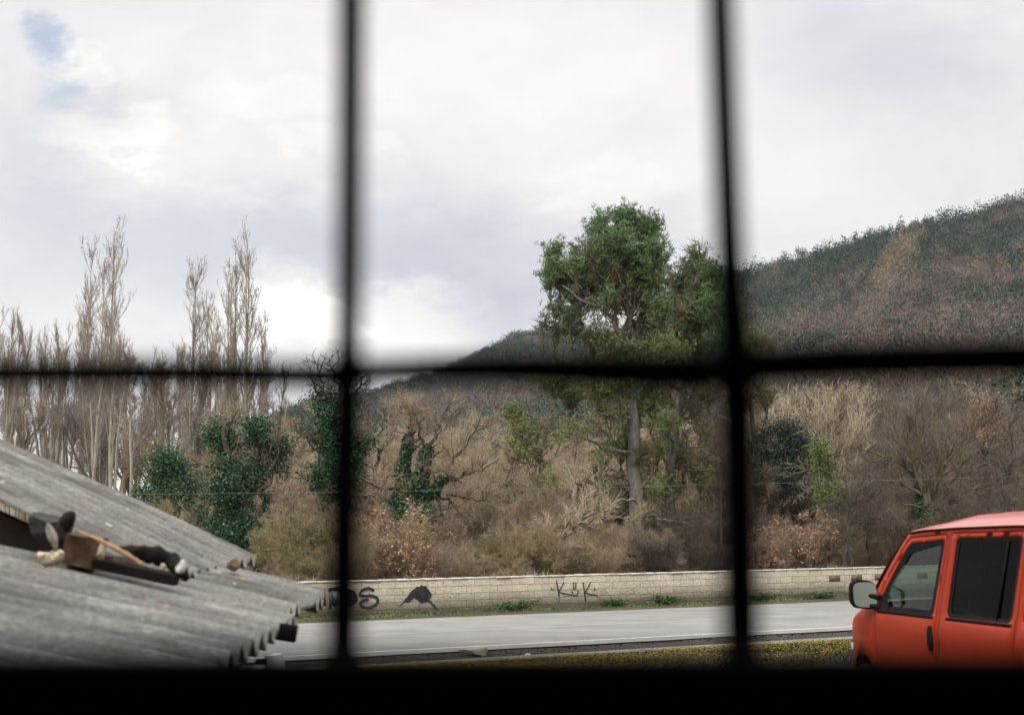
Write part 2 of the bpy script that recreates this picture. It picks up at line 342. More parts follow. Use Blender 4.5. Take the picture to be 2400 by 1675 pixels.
c = atz(1237, 1533, 0.0); rock('litter', c + np.array((0, 0, -.01)), (.07, .05, .05), 4, simple('white_plastic', (.75, .75, .72), .5), 'scrap of white litter lying in the dark roadside ditch', 'litter', 2)

# ------------------------------------------------------------------ block wall
PW = 35.5
def wall_box(s0, s1, p0, p1, z0, z1, mat, name, parent):
    v = [W(s, p, z) for s in (s0, s1) for p in (p0, p1) for z in (z0, z1)]
    f = [(0, 1, 3, 2), (4, 6, 7, 5), (0, 4, 5, 1), (2, 3, 7, 6), (1, 5, 7, 3), (0, 2, 6, 4)]
    return mesh(name, v, [np.array(f)], mat, parent)
wall = empty('block_wall', W(0, PW, 0), 'long low wall of cream split face blocks behind the road', 'wall')
wm = wall_box(-120, 200, PW, PW + .22, -.1, .97, M['wall'], 'blocks', None); wm.parent = wall
wm.data.transform(__import__('mathutils').Matrix.Translation(-wall.location))
uvl = wm.data.uv_layers.new(name='UVMap')
for li, l in enumerate(wm.data.loops):
    co = wm.data.vertices[l.vertex_index].co + wall.location
    uvl.data[li].uv = (co.x * UX + co.y * UY, co.z + 0.03)
# coping: slightly irregular split stones
mb = MB(); r = np.random.default_rng(6); s = -60.0
while s < 110:
    L = r.uniform(.42, .52); d0 = r.normal(0, .006)
    v = [W(a, b, z) for a in (s + .004, s + L - .004) for b in (PW - .012 + d0, PW + .24) for z in (.972, 1.012 + r.normal(0, .005))]
    mb.add(v, [(0, 1, 3, 2), (4, 6, 7, 5), (0, 4, 5, 1), (2, 3, 7, 6), (1, 5, 7, 3), (0, 2, 6, 4)]); s += L
mb.build('coping', M['coping'], wall, loc=wall.location)
def wall_sp(px, py, p=PW):
    rr = ray(px, py); t = p / (-UY * rr[0] + UX * rr[1]); q = rr * t
    return q[0] * UX + q[1] * UY, q[2] + H
for a, b in ((1943, 1970), (1995, 2022), (2050, 2077), (2150, 2177), (2204, 2231), (2258, 2285)):
    s0, z0 = wall_sp(a, 1358); s1, _ = wall_sp(b, 1358)
    wall_box(s0, s0 + .48, PW - .012, PW + .05, .575, .765, M['darkblock'], 'dark_block', wall).data.transform(__import__('mathutils').Matrix.Translation(-wall.location))
# graffiti, painted strokes a few mm proud of the block face
def stroke(mb, pts, wd, dz=0.014, seed=0, wob=.18):
    q = np.array([wall_sp(*p) for p in pts]); r = np.random.default_rng(seed)
    t = np.linspace(0, len(q) - 1, (len(q) - 1) * 6 + 1); qs = np.stack([np.interp(t, range(len(q)), q[:, i]) for i in (0, 1)], 1)
    if len(q) > 2:
        for _ in range(3): qs[1:-1] = (qs[:-2] + 2 * qs[1:-1] + qs[2:]) / 4
    d = np.gradient(qs, axis=0); d /= np.linalg.norm(d, axis=1)[:, None] + 1e-9; nn = np.stack([-d[:, 1], d[:, 0]], 1)
    wv = wd / 2 * (1 + r.normal(0, wob, len(qs)))[:, None]
    A = qs + nn * wv; B = qs - nn * wv
    mb.grid(np.array([[W(a[0], PW - dz, a[1]), W(b[0], PW - dz, b[1])] for a, b in zip(A, B)]))
    # round ends
    for c, w_ in ((qs[0], wv[0, 0]), (qs[-1], wv[-1, 0])):
        an = np.linspace(0, 2 * PI, 9)[:-1]; ring = [W(c[0] + w_ * math.cos(a), PW - dz, c[1] + w_ * math.sin(a)) for a in an]
        mb.add(ring + [W(c[0], PW - dz, c[1])], [(i, (i + 1) % 8, 8) for i in range(8)])
def Z(x, y): return (650 + x / 2.0873, 1250 + y / 2.0873)      # from an enlarged view of the wall
mb = MB(); k = 0
g1 = [([Z(250, 275), Z(300, 268), Z(345, 276)], .09), ([Z(300, 270), Z(290, 320), Z(282, 350)], .08), ([Z(262, 290), Z(268, 330), Z(258, 352)], .05),
      ([Z(345, 285), Z(320, 310), Z(330, 345), Z(360, 350), Z(385, 320), Z(375, 288), Z(345, 285)], .13), ([Z(350, 300), Z(355, 320), Z(345, 335)], .22), ([Z(310, 320), Z(380, 312)], .13),
      ([Z(468, 276), Z(450, 266), Z(425, 270), Z(405, 285), Z(402, 300), Z(425, 305), Z(460, 302), Z(486, 312), Z(493, 332), Z(478, 352), Z(445, 364), Z(415, 358), Z(402, 344), Z(415, 328), Z(440, 322)], .085)]
for pts, wd in g1: k += 1; stroke(mb, pts, wd, .0135 + k * .0004, k)
mb.build('graffiti', M['spray'], wall, loc=wall.location)['label'] = 'black sprayed letters ending in a round looping S'
mb = MB()
g2 = [([Z(640, 325), Z(650, 300), Z(668, 280), Z(690, 268), Z(715, 262), Z(735, 275), Z(742, 300), Z(730, 325), Z(705, 332), Z(690, 318), Z(700, 290), Z(720, 285)], .10),
      ([Z(655, 300), Z(690, 285), Z(725, 272)], .16), ([Z(680, 300), Z(710, 310), Z(735, 300)], .18), ([Z(700, 322), Z(725, 318)], .12), ([Z(640, 312), Z(680, 292)], .08), ([Z(622, 330), Z(640, 318), Z(655, 312)], .08),
      ([Z(735, 318), Z(758, 345), Z(778, 368)], .05), ([Z(730, 312), Z(745, 335)], .07), ([Z(620, 335), Z(598, 352)], .022), ([Z(625, 332), Z(604, 346)], .014), ([Z(758, 345), Z(786, 374)], .02), ([Z(690, 268), Z(705, 254), Z(722, 262)], .06)]
for k, (pts, wd) in enumerate(g2): stroke(mb, pts, wd, .0135 + k * .0004, 30 + k, .3)
mb.build('graffiti', M['spray'], wall, loc=wall.location)['label'] = 'black sprayed scribble with two thin trailing legs'
mb = MB()
g3 = [([Z(1365, 232), Z(1372, 268), Z(1378, 305)], .042), ([Z(1400, 238), Z(1388, 262), Z(1374, 290)], .036), ([Z(1376, 286), Z(1405, 293), Z(1438, 299)], .034),
      ([Z(1447, 240), Z(1449, 272)], .032), ([Z(1459, 238), Z(1458, 272)], .032), ([Z(1441, 282), Z(1446, 300), Z(1458, 304), Z(1468, 296), Z(1471, 280)], .036),
      ([Z(1495, 240), Z(1501, 285), Z(1507, 328)], .040), ([Z(1530, 238), Z(1518, 265), Z(1502, 290)], .036), ([Z(1503, 288), Z(1530, 296), Z(1565, 302)], .034),
      ([Z(1339, 268), Z(1340, 270)], .04), ([Z(1347, 275), Z(1348, 276)], .045), ([Z(1352, 263), Z(1353, 264)], .025), ([Z(1550, 263), Z(1551, 264)], .04), ([Z(1551, 274), Z(1552, 275)], .045)]
for k, (pts, wd) in enumerate(g3): stroke(mb, pts, wd, .0135 + k * .0004, 60 + k, .15)
mb.build('graffiti', M['spray'], wall, loc=wall.location)['label'] = 'two thin black letters K with a dotted smile between them'
mb = MB(); stroke(mb, [Z(1379, 305), Z(1378, 338)], .03, .0132, 5)
mb.build('paint_drip', M['spraythin'], wall, loc=wall.location)

# ------------------------------------------------------------------ grasses
def blades(rng, base, hgt, wd, lean=.35):
    n = len(base); d = np.stack([rng.normal(0, lean, n), rng.normal(0, lean, n), np.ones(n)], 1); d /= np.linalg.norm(d, axis=1)[:, None]
    a = rng.uniform(0, 2 * PI, n); q = np.stack([np.cos(a), np.sin(a), np.zeros(n)], 1) * (wd / 2)[:, None]
    tip = base + d * hgt[:, None] + np.stack([rng.normal(0, .25, n) * hgt, rng.normal(0, .25, n) * hgt, -.1 * hgt], 1)
    mid = base + d * (hgt * .55)[:, None]
    V = np.stack([base - q, base + q, mid + q * .7, mid - q * .7, tip], 1).reshape(-1, 3)
    i = np.arange(n) * 5
    return V, [np.stack([i, i + 1, i + 2, i + 3], 1), np.stack([i + 3, i + 2, i + 4], 1)]
def frame_s(px, p):     # s where the view column px meets the line p
    return wall_sp(px, 1400, p)[0]
r = np.random.default_rng(11); n = 15000
s = r.uniform(-22, 40, n); pm = np.interp(s, [-20, -6, 6, 20, 40], [34.05, 34.1, 34.6, 34.95, 35.1]) + .12 * np.sin(s * 1.7) + .1 * np.sin(s * .63 + 1)
p = pm + (35.48 - pm) * r.beta(1.0, 1.0, n); B = np.array([W(a, b, float(zground(b)) - .01) for a, b in zip(s, p)])
V, F = blades(r, B, r.uniform(.04, .13, n), r.uniform(.012, .03, n), .5)
meta(mesh('grass', V, F, M['grass']), 'short green grass verge along the foot of the block wall', 'grass', kind='stuff')
r = np.random.default_rng(12); n = 26000
s = r.uniform(-26, 60, n); p = 35.85 + r.exponential(1.0, n).clip(0, 5); cl = .5 + .5 * np.sin(s * .9 + np.sin(s * .37) * 3)
B = np.array([W(a, b, float(zground(b)) - .02) for a, b in zip(s, p)])
V, F = blades(r, B, r.uniform(.35, .75, n) * (.55 + .5 * cl), r.uniform(.012, .026, n), .28)
meta(mesh('dry_grass', V, F, M['drygrass']), 'tall dry straw coloured grass just behind the block wall', 'grass', kind='stuff')
for i, (px, sc, lab) in enumerate(((1203, 1.0, 'green weed tuft below and left of the smiling graffiti'), (1437, .8, 'small green weed tuft at the wall foot right of the K graffiti'), (1560, 1.15, 'widest green weed tuft at the wall foot, well right of the graffiti'),
                                    (1783, .9, 'green weed tuft at the wall foot just right of the thick grille bar'), (1925, .8, 'small green weed tuft at the wall foot under the dark blocks'))):
    rr = np.random.default_rng(40 + i); s0 = frame_s(px, 35.3); n = 500
    root_ = W(s0, 35.22, .0); mb = MB(); nst = 34
    ex = rr.normal(size=(nst, 3)) * np.array([.36, .13, 0]) * sc; ex[:, 2] = rr.uniform(.10, .30, nst) * sc
    dirs = np.stack([UX * ex[:, 0] - UY * ex[:, 1] * .5, UY * ex[:, 0] + UX * ex[:, 1] * .5, ex[:, 2]], 1); P_ = []
    for d_ in dirs:
        tt_ = np.linspace(0, 1, 5)[:, None]; path = root_ + d_ * tt_ + np.array([0, 0, .05]) * np.sin(tt_ * PI); mb.tube(path, .004, 4, cap=False)
        for q_ in path[1:]: P_.append(np.repeat(q_[None], 5, 0) + rr.normal(0, .012, (5, 3)))
    V, F = scatter_quads(rr, np.vstack(P_), .055, 2.0, .2); mb.add(V, F)
    meta(mb.build('weed', M['weedleaf'], loc=root_), lab, 'weed', 'weeds at the wall foot')
# flower bank on the near side
r = np.random.default_rng(13); n = 26000
s = r.uniform(-2, 32, n); p = 23.62 - r.beta(1.0, 1.4, n) * 6.5
B = np.array([W(a, b, float(zground(b)) - .02) for a, b in zip(s, p)])
V, F = blades(r, B, r.uniform(.03, .10, n), r.uniform(.012, .03, n), .4)
meta(mesh('verge_plants', V, F, M['stemleaf']), 'low dark green plants covering the near bank', 'plants', kind='stuff')
n = 50000; s = r.uniform(-2, 32, n); p = 23.62 - r.beta(1.0, 1.6, n) * 6.0; clump = np.sin(s * 2.1 + p * 1.3) + np.sin(s * .8 - p * 2.2) + r.normal(0, .8, n) > -.5
s = s[clump]; p = p[clump]; B = np.array([W(a, b, float(zground(b)) + .05) for a, b in zip(s, p)]); B[:, 2] += r.uniform(-.03, .035, len(B))
V, F = scatter_quads(r, B, .021, 1.2, .3)
meta(mesh('yellow_flowers', V, [F], M['flower']), 'carpet of small yellow flowers on the near bank above the kerb', 'flowers', kind='stuff')
B = np.array([W(a, b, float(zground(b)) + .02) for a, b in zip(r.uniform(-12, 14, 120), r.uniform(24.3, 25.4, 120))])
#END_PART1
# ------------------------------------------------------------------ hills and far forest
SPX = [-2500, -600, 300, 520, 600, 660, 720, 800, 870, 940, 1000, 1060, 1110, 1150, 1200, 1260, 1310, 1350, 1400, 1450, 1500, 1600, 1730, 1820, 1900, 1990, 2080, 2160, 2260, 2362, 2600, 3200, 4800]
SPY = [1185, 1185, 1180, 1075, 1030, 985, 960, 945, 932, 908, 893, 868, 845, 826, 797, 785, 783, 787, 800, 790, 755, 705, 657, 638, 616, 590, 560, 541, 524, 492, 440, 400, 520]
SR = [400, 400, 400, 430, 450, 470, 500, 540, 580, 600, 620, 640, 650, 660, 670, 680, 690, 690, 640, 600, 580, 560, 540, 530, 520, 520, 515, 510, 505, 500, 480, 450, 420]
SU = []; ST = []
for x, y in zip(SPX, SPY):
    q = ray(x, y); SU.append(q[0] / q[1]); ST.append(q[2] / q[1])
SU = np.array(SU); ST = np.array(ST); SR = np.array(SR, float)
def vnoise(x, y, seed=0):
    r = np.random.default_rng(seed); T = r.uniform(-1, 1, (64, 64)); x = np.asarray(x); y = np.asarray(y)
    xi = np.floor(x).astype(int); yi = np.floor(y).astype(int); fx = x - xi; fy = y - yi; fx = fx * fx * (3 - 2 * fx); fy = fy * fy * (3 - 2 * fy)
    g = lambda a, b: T[a % 64, b % 64]
    return (g(xi, yi) * (1 - fx) + g(xi + 1, yi) * fx) * (1 - fy) + (g(xi, yi + 1) * (1 - fx) + g(xi + 1, yi + 1) * fx) * fy
Y0 = 125.0
def hill_z(u, Y):
    Rg = np.interp(u, SU, SR); zR = H + Rg * np.interp(u, SU, ST); t = (Y - Y0) / (Rg - Y0)
    tt = np.clip(t, 0, 1); z = zR * tt ** 1.22
    X = u * Y; env = np.sin(np.clip(t, 0, 1) * PI) ** .8 * np.clip(zR / 60, 0, 1)
    z = z + env * (7.0 * vnoise(X / 60 + Y / 160, Y / 240 - X / 300, 1) + 3.2 * vnoise(X / 27 + Y / 60, Y / 90, 2)) - env * 2.5
    z = np.where(t > 1, zR * np.clip(1 - (t - 1) * .35, .2, 1), z)
    return z + np.where(t < 0, 0, 0.0) - 0.05
us = np.linspace(-1.1, 1.7, 260); ys = np.concatenate([[Y0 - 6], np.linspace(Y0, 720, 110), [800, 1000, 1400]])
UU, YY = np.meshgrid(us, ys, indexing='ij'); ZZ = hill_z(UU, YY); ZZ[:, 0] = -1.0
mb = MB(); mb.grid(np.stack([UU * YY, YY, ZZ], -1))
hm, nt, b = newmat('hill_soil'); o_ = N(nt, 'ShaderNodeTexCoord').outputs['Object']
nt.links.new(ramp(nt, noise(nt, o_, .08, 8, .7), [(0.35, (.03, .035, .025)), (0.55, (.085, .068, .050)), (0.7, (.13, .10, .075))]), b.inputs['Base Color']); b.inputs['Roughness'].default_value = 1.0
meta(mb.build('hills', hm, smooth=True), kind='structure')

M['far_green'] = leafmat('far_evergreen', [(0, (.012, .026, .019)), (0.5, (.040, .064, .043)), (1, (.11, .14, .085))], .16, .8, .1, mixf=.35)
M['far_bare'] = leafmat('far_bare_crowns', [(0, (.055, .046, .040)), (0.5, (.125, .10, .088)), (1, (.25, .20, .17))], .16, .9, .1, mixf=.35)
M['far_tan'] = leafmat('far_tan_crowns', [(0, (.09, .07, .05)), (0.5, (.18, .145, .10)), (1, (.30, .245, .17))], .16, .9, .1, mixf=.35)
M['far_orange'] = leafmat('far_orange_crowns', [(0, (.15, .07, .04)), (1, (.32, .17, .10))], .16, .9, .1, mixf=.35)
def crowns(rng, C, rad, hgt, m, size, aspect, upright):
    n = len(C); d = rng.normal(size=(n, m, 3)); d /= np.linalg.norm(d, axis=2)[..., None]; rr_ = rng.uniform(.45, 1.0, (n, m, 1)) ** .6
    d = d * rr_; d[..., 2] = np.abs(d[..., 2]) * 1.0 - .25
    P = C[:, None] + d * np.stack([rad, rad, hgt], 1)[:, None]
    P = P.reshape(-1, 3); k = len(P); sz = np.repeat(size, m) * rng.uniform(.5, 1.4, k)
    ax = rng.normal(size=(k, 3)) * np.array([1, 1, .6 if not upright else .4]); ax[:, 2] = ax[:, 2] + (1.3 if upright else 0); ax += (d.reshape(-1, 3)) * (.8 if upright else 0)
    ax /= np.linalg.norm(ax, axis=1)[:, None]
    bb = np.cross(ax, rng.normal(size=(k, 3))); bb /= np.linalg.norm(bb, axis=1)[:, None]
    A = ax * (sz * aspect / 2)[:, None]; B_ = bb * (sz / 2)[:, None]
    V = np.stack([P - A, P + B_, P + A, P - B_], 1).reshape(-1, 3)
    return V, np.arange(4 * k).reshape(k, 4)
r = np.random.default_rng(21)
nf = 21000; u = r.uniform(-.36, .62, nf); Rg = np.interp(u, SU, SR)
Y = np.sqrt(r.uniform(0, 1, nf) * ((Rg * 1.03) ** 2 - (Y0 + 3) ** 2) + (Y0 + 3) ** 2)
keep = (np.interp(u, SU, ST) > .02) & (r.uniform(0, 1, nf) < np.clip(.5 + Y / 900, 0, 1)); u = u[keep]; Y = Y[keep]; X = u * Y; Zh = hill_z(u, Y); t = (Y - Y0) / (np.interp(u, SU, SR) - Y0)
v1 = .8 * vnoise(X / 30, Y / 60 + X / 60, 5) + .75 * vnoise(X / 11, Y / 20, 6) + .45 * r.normal(0, .6, len(X))
right = np.clip((u - .10) / .1, 0, 1)
gsc = v1 + .30 + .55 * np.clip((t - .85) / .15, 0, 1) - .9 * np.clip((.16 - t) / .16, 0, 1) + .10 * (1 - right)
kind = np.where(gsc > .18, 0, 1)
tan_ = (kind == 1) & ((t < .12) | (r.uniform(0, 1, len(X)) < .06 + .5 * np.clip((.4 - t) / .4, 0, 1))); kind[tan_] = 2
kind[(r.uniform(0, 1, len(X)) < .018) & (kind != 0)] = 3
streak = (abs((u - (.285 + (t - .8) * .12))) < .012) & (t > .72) & (t < .95); kind[streak] = 2
C = np.stack([X, Y, Zh], 1); sc = r.uniform(.75, 1.3, len(X)) * np.where(t < .25, 1.25, 1.0)
Vs = []; Fs = []; Ms = []; off = 0
for kd, mm, size, asp, upr in ((0, 95, .32, 1.4, False), (1, 56, .20, 5.0, True), (2, 56, .20, 5.0, True), (3, 50, .36, 1.6, False)):
    sel = kind == kd; rad = sc[sel] * (2.5 if kd else 2.3); hg = sc[sel] * (4.0 if kd == 0 else 4.2)
    tall = (kd == 0) & (t[sel] > .93) & (r.uniform(0, 1, sel.sum()) < .35) & (right[sel] > .5)
    hg = np.where(tall, hg * 1.5, hg); rad = np.where(tall, rad * .7, rad)
    c = C[sel].copy(); c[:, 2] += hg * .45
    V, F = crowns(r, c, rad, hg, mm, np.full(sel.sum(), size) * sc[sel], asp, upr)
    Vs.append(V); Fs.append(F + off); off += len(V); Ms.append(np.full(len(F), kd))
meta(mesh('hill_forest', np.vstack(Vs), [np.vstack(Fs)], [M['far_green'], M['far_bare'], M['far_tan'], M['far_orange']], midx=np.concatenate(Ms)),
     'far off wooded hillside of dark evergreens and bare mauve brown crowns', 'forest', kind='stuff')

# ------------------------------------------------------------------ tree growing
def norm(v): return v / (np.linalg.norm(v, axis=-1, keepdims=True) + 1e-9)
def polyl(rng, P, D, L, Rr, k, wig, up, taper=.25):
    n = len(P); pts = np.zeros((n, k + 1, 3)); pts[:, 0] = P; d = D.copy()
    for i in range(k):
        d = norm(d + rng.normal(0, wig, (n, 3)) + np.array([0, 0, up])); pts[:, i + 1] = pts[:, i] + d * (L / k)[:, None]
    return pts, Rr[:, None] * (1 - (1 - taper) * np.linspace(0, 1, k + 1))[None]
def kids(rng, pts, rad, L, nch, tmin, tmax, ratio, ang, rr, rmin=.004, tipbias=1.0, longest='base'):
    n, k1, _ = pts.shape; k = k1 - 1; idx = np.repeat(np.arange(n), nch)
    t = tmin + (tmax - tmin) * rng.uniform(0, 1, len(idx)) ** tipbias; f = t * k; i = np.minimum(f.astype(int), k - 1); fr = (f - i)[:, None]
    P = pts[idx, i] * (1 - fr) + pts[idx, i + 1] * fr; T = norm(pts[idx, i + 1] - pts[idx, i])
    pr = norm(np.cross(T, rng.normal(size=T.shape))); a = rng.uniform(ang[0], ang[1], len(idx))[:, None]
    D = T * np.cos(a) + pr * np.sin(a)
    Lc = L[idx] * ratio * (1.15 - (.65 * t if longest == 'base' else .1)) * rng.uniform(.6, 1.25, len(idx))
    Rc = np.maximum((rad[idx, i] * (1 - fr[:, 0]) + rad[idx, i + 1] * fr[:, 0]) * rr, rmin)
    return P, D, Lc, Rc
def tubes(mb, pts, rad, m):
    n, k1, _ = pts.shape; d = norm(pts[:, -1] - pts[:, 0]); ref = np.where(np.abs(d[:, 2:3]) > .8, np.array([[1., 0, 0]]), np.array([[0, 0, 1.]]))
    a = norm(np.cross(d, ref)); b_ = np.cross(d, a); an = np.linspace(0, 2 * PI, m, endpoint=False)
    ring = np.cos(an)[None, :, None] * a[:, None] + np.sin(an)[None, :, None] * b_[:, None]
    v = pts[:, :, None] + rad[:, :, None, None] * ring[:, None]
    bi = (np.arange(n) * k1 * m)[:, None, None]; i = (np.arange(k1 - 1) * m)[None, :, None]; j = np.arange(m)[None, None]; j2 = (j + 1) % m
    f = np.stack(np.broadcast_arrays(bi + i + j, bi + i + j2, bi + i + m + j2, bi + i + m + j), -1).reshape(-1, 4)
    mb.add(v.reshape(-1, 3), f)
def spikes(mb, P, D, L, Rr, rng, bend=.25):
    """finest twigs: three sided, tapering to a point, one bend"""
    n = len(P); mid = P + D * (L * .5)[:, None]; tip = mid + norm(D + rng.normal(0, bend, D.shape)) * (L * .5)[:, None]
    a = norm(np.cross(D, rng.normal(size=D.shape))); b_ = np.cross(D, a); rg = []
    for q, s_ in ((P, 1.0), (mid, .75)):
        for an in (0, 2 * PI / 3, 4 * PI / 3): rg.append(q + (a * math.cos(an) + b_ * math.sin(an)) * (Rr * s_)[:, None])
    V = np.stack(rg + [tip], 1).reshape(-1, 3); i = (np.arange(n) * 7)[:, None]
    q4 = np.concatenate([i + np.array([[0, 1, 4, 3]]), i + np.array([[1, 2, 5, 4]]), i + np.array([[2, 0, 3, 5]])]); t3 = np.concatenate([i + np.array([[3, 4, 6]]), i + np.array([[4, 5, 6]]), i + np.array([[5, 3, 6]])])
    o = mb.n; mb.v.append(V); mb.f.setdefault(4, []).append(q4 + o); mb.f.setdefault(3, []).append(t3 + o); mb.n += len(V)
def catmull(pts, k):
    p = np.asarray(pts, float); n = len(p); t = np.linspace(0, n - 1, k + 1); out = []
    for x in t:
        i = min(int(x), n - 2); f = x - i; p0 = p[max(i - 1, 0)]; p1 = p[i]; p2 = p[i + 1]; p3 = p[min(i + 2, n - 1)]
        out.append(.5 * ((2 * p1) + (-p0 + p2) * f + (2 * p0 - 5 * p1 + 4 * p2 - p3) * f * f + (-p0 + 3 * p1 - 3 * p2 + p3) * f ** 3))
    return np.array(out)
def limbs_px(defs, Y, rng, gnarl=.0, k=10, dy=.8):
    """limb skeletons: (pixel points, r0 m, r1 m[, depth drift])"""
    P = []; Rr = []
    for d in defs:
        pts = d[0]; drift = d[3] if len(d) > 3 else rng.uniform(-dy, dy)
        n = len(pts); q = np.array([at(x, y, Y + drift * (i / max(n - 1, 1))) for i, (x, y) in enumerate(pts)])
        c = catmull(q, k); c[1:] += rng.normal(0, gnarl, (k, 3)); P.append(c); Rr.append(np.linspace(d[1], d[2], k + 1))
    return np.array(P), np.array(Rr)
def seglen(p): return np.linalg.norm(np.diff(p, axis=1), axis=2).sum(1)
def twiggery(rng, mb, pts, rad, cfg, fine, tw=.012, first=None):
    """grow successive orders of twigs from given limbs. cfg: list of dicts; fine: dict for the last order"""
    L = seglen(pts)
    allp = []
    for c in cfg:
        P, D, Lc, Rc = kids(rng, pts, rad, L, c['n'], c.get('t0', .2), 1.0, c['ratio'], c['ang'], c.get('rr', .55), c.get('rmin', .012), c.get('tb', 1))
        if 'lmax' in c: Lc = np.minimum(Lc, c['lmax'] * rng.uniform(.6, 1.1, len(Lc)))
        if 'lmin' in c: Lc = np.maximum(Lc, c['lmin'] * rng.uniform(.7, 1.2, len(Lc)))
        pts, rad = polyl(rng, P, D, Lc, Rc, c.get('k', 4), c.get('wig', .2), c.get('up', .05)); L = Lc
        tubes(first if (first is not None and not allp) else mb, pts, rad, c.get('m', 3)); allp.append(pts)
    P, D, Lc, Rc = kids(rng, pts, rad, L, fine['n'], fine.get('t0', .1), 1.0, 1.0, fine['ang'], .6, tw)
    Lc = rng.uniform(fine['l'][0], fine['l'][1], len(P)); D = norm(D + np.array([0, 0, fine.get('up', .1)]))
    spikes(mb, P, D, Lc, np.full(len(P), tw) * rng.uniform(.7, 1.2, len(P)), rng, .3)
    return allp
def leaves_on(rng, pts, per, spread, size, aspect=1.2, flat=0.0):
    q = pts.reshape(-1, 3); C = np.repeat(q, per, 0) + rng.normal(0, spread, (len(q) * per, 3)); return scatter_quads(rng, C, size, aspect, flat)
def ivy_along(rng, path, rad, n, size=.09):
    """leaves hugging limbs: path (k,3), rad (k)"""
    t = rng.uniform(0, len(path) - 1.001, n); i = t.astype(int); f = (t - i)[:, None]; c = path[i] * (1 - f) + path[i + 1] * f
    rr_ = rad[i] * (1 - f[:, 0]) + rad[i + 1] * f[:, 0]; d = norm(rng.normal(size=(n, 3)))
    return scatter_quads(rng, c + d * (rr_ * rng.uniform(.6, 1.25, n))[:, None], size, 1.15)
def clumpy(rng, centers, radii, nsub, nleaf, sub=.35, shell=.55, spray=0.0):
    """leaf centres in sub-clumps scattered through ellipsoids: uneven outline, gaps"""
    out = []
    for c, rd, ns in zip(centers, radii, nsub):
        d = norm(rng.normal(size=(ns, 3))) * rng.uniform(shell, 1.05, (ns, 1)) ** .7; cc = c + d * rd
        ss_ = sub * rng.uniform(.5, 1.4, ns); q = np.repeat(cc, nleaf, 0) + rng.normal(size=(ns * nleaf, 3)) * np.repeat(ss_, nleaf)[:, None] * np.array([1, 1, .7])
        if spray: q = q + np.repeat(norm(d * np.array([1, 1, .6]) + np.array([0, 0, .45]) + rng.normal(0, .25, d.shape)), nleaf, 0) * rng.uniform(-.75, .55, (ns * nleaf, 1)) * spray
        out.append(q)
    return np.vstack(out)
def tufts(rng, C, n=7, ln=.15, wd=.02, up=.5):
    k = len(C); D = norm(rng.normal(size=(k, n, 3)) + np.array([0, 0, up])); a = norm(np.cross(D, rng.normal(size=D.shape)))
    c = C[:, None]; L = ln * rng.uniform(.6, 1.2, (k, n, 1))
    V = np.stack(np.broadcast_arrays(c - a * wd / 2, c + a * wd / 2, c + D * L + a * wd * .35, c + D * L - a * wd * .35), 2).reshape(-1, 3)
    return V, np.arange(4 * k * n).reshape(-1, 4)
def tree_root(name, base, label, cat='tree', group=None): return empty(name, base, label, cat, group)

# ------------------------------------------------------------------ prototype bare trees (height about 8 m)
def proto_bare(seed, height=8.0, spread=.75, up=.10, m_bark='bark_grey', m_twig='twig_brown', tw=.0078, dens=1.0, name='bare_tree', stems=1):
    rng = np.random.default_rng(seed); root = tree_root(name, (0, 0, 0), None)
    P = rng.normal(0, .12, (stems, 3)) * np.array([1, 1, 0]); D = norm(np.concatenate([rng.normal(0, .14 * (1 + (stems > 1)), (stems, 2)), np.ones((stems, 1))], 1))
    pts, rad = polyl(rng, P, D, np.full(stems, height * .75) * rng.uniform(.8, 1, stems), np.full(stems, height * .020 / (stems ** .35)), 8, .10, .10, .3)
    t = MB(); tubes(t, pts, rad, 6)
    n1_ = int(13 * dens / stems ** .5)
    P, D, L, Rc = kids(rng, pts, rad, seglen(pts), n1_, .22, 1.0, spread, (R(28), R(68)), .55, .03)
    b1, r1 = polyl(rng, P, D, L, Rc, 6, .16, up, .25); tubes(t, b1, r1, 5)
    t.build('trunk', M[m_bark], root)
    c = MB(); twiggery(rng, c, b1, r1, [dict(n=8, ratio=.5, ang=(R(25), R(65)), k=4, wig=.22, up=up, rmin=.013, m=3, t0=.15), dict(n=6, ratio=.5, ang=(R(20), R(60)), k=2, wig=.25, up=up, rmin=.009, t0=.1, lmin=.4)],
                      dict(n=6, ang=(R(15), R(70)), l=(.18, .6), up=up * 1.5), tw)
    c.build('crown', M[m_twig], root)
    return root
def proto_slim(seed, height, m_twig='twig_poplar', name='slender_tree', bare_to=.72, w=.16, tw=.0085, n1_=20, m_bark='bark_grey'):
    rng = np.random.default_rng(seed); root = tree_root(name, (0, 0, 0), None); ns = rng.integers(1, 4)
    P = rng.normal(0, .2, (ns, 3)) * np.array([1, 1, 0]); D = norm(np.concatenate([rng.normal(0, .055, (ns, 2)), np.ones((ns, 1))], 1))
    pts, rad = polyl(rng, P, D, height * rng.uniform(.8, 1, ns), np.full(ns, height * .0105), 10, .045, .05, .15); t = MB(); tubes(t, pts, rad, 6)
    P, D, L, Rc = kids(rng, pts, rad, seglen(pts), n1_, bare_to * .7, .99, w, (R(14), R(36)), .45, .022)
    b1, r1 = polyl(rng, P, D, L, Rc, 5, .08, .22, .3); tubes(t, b1, r1, 4); t.build('trunk', M[m_bark], root)
    c = MB(); twiggery(rng, c, b1, r1, [dict(n=5, ratio=.42, ang=(R(15), R(42)), k=3, wig=.12, up=.2, rmin=.011, t0=.1, lmin=.5)], dict(n=4, ang=(R(10), R(45)), l=(.2, .6), up=.3), tw)
    c.build('crown', M[m_twig], root); return root

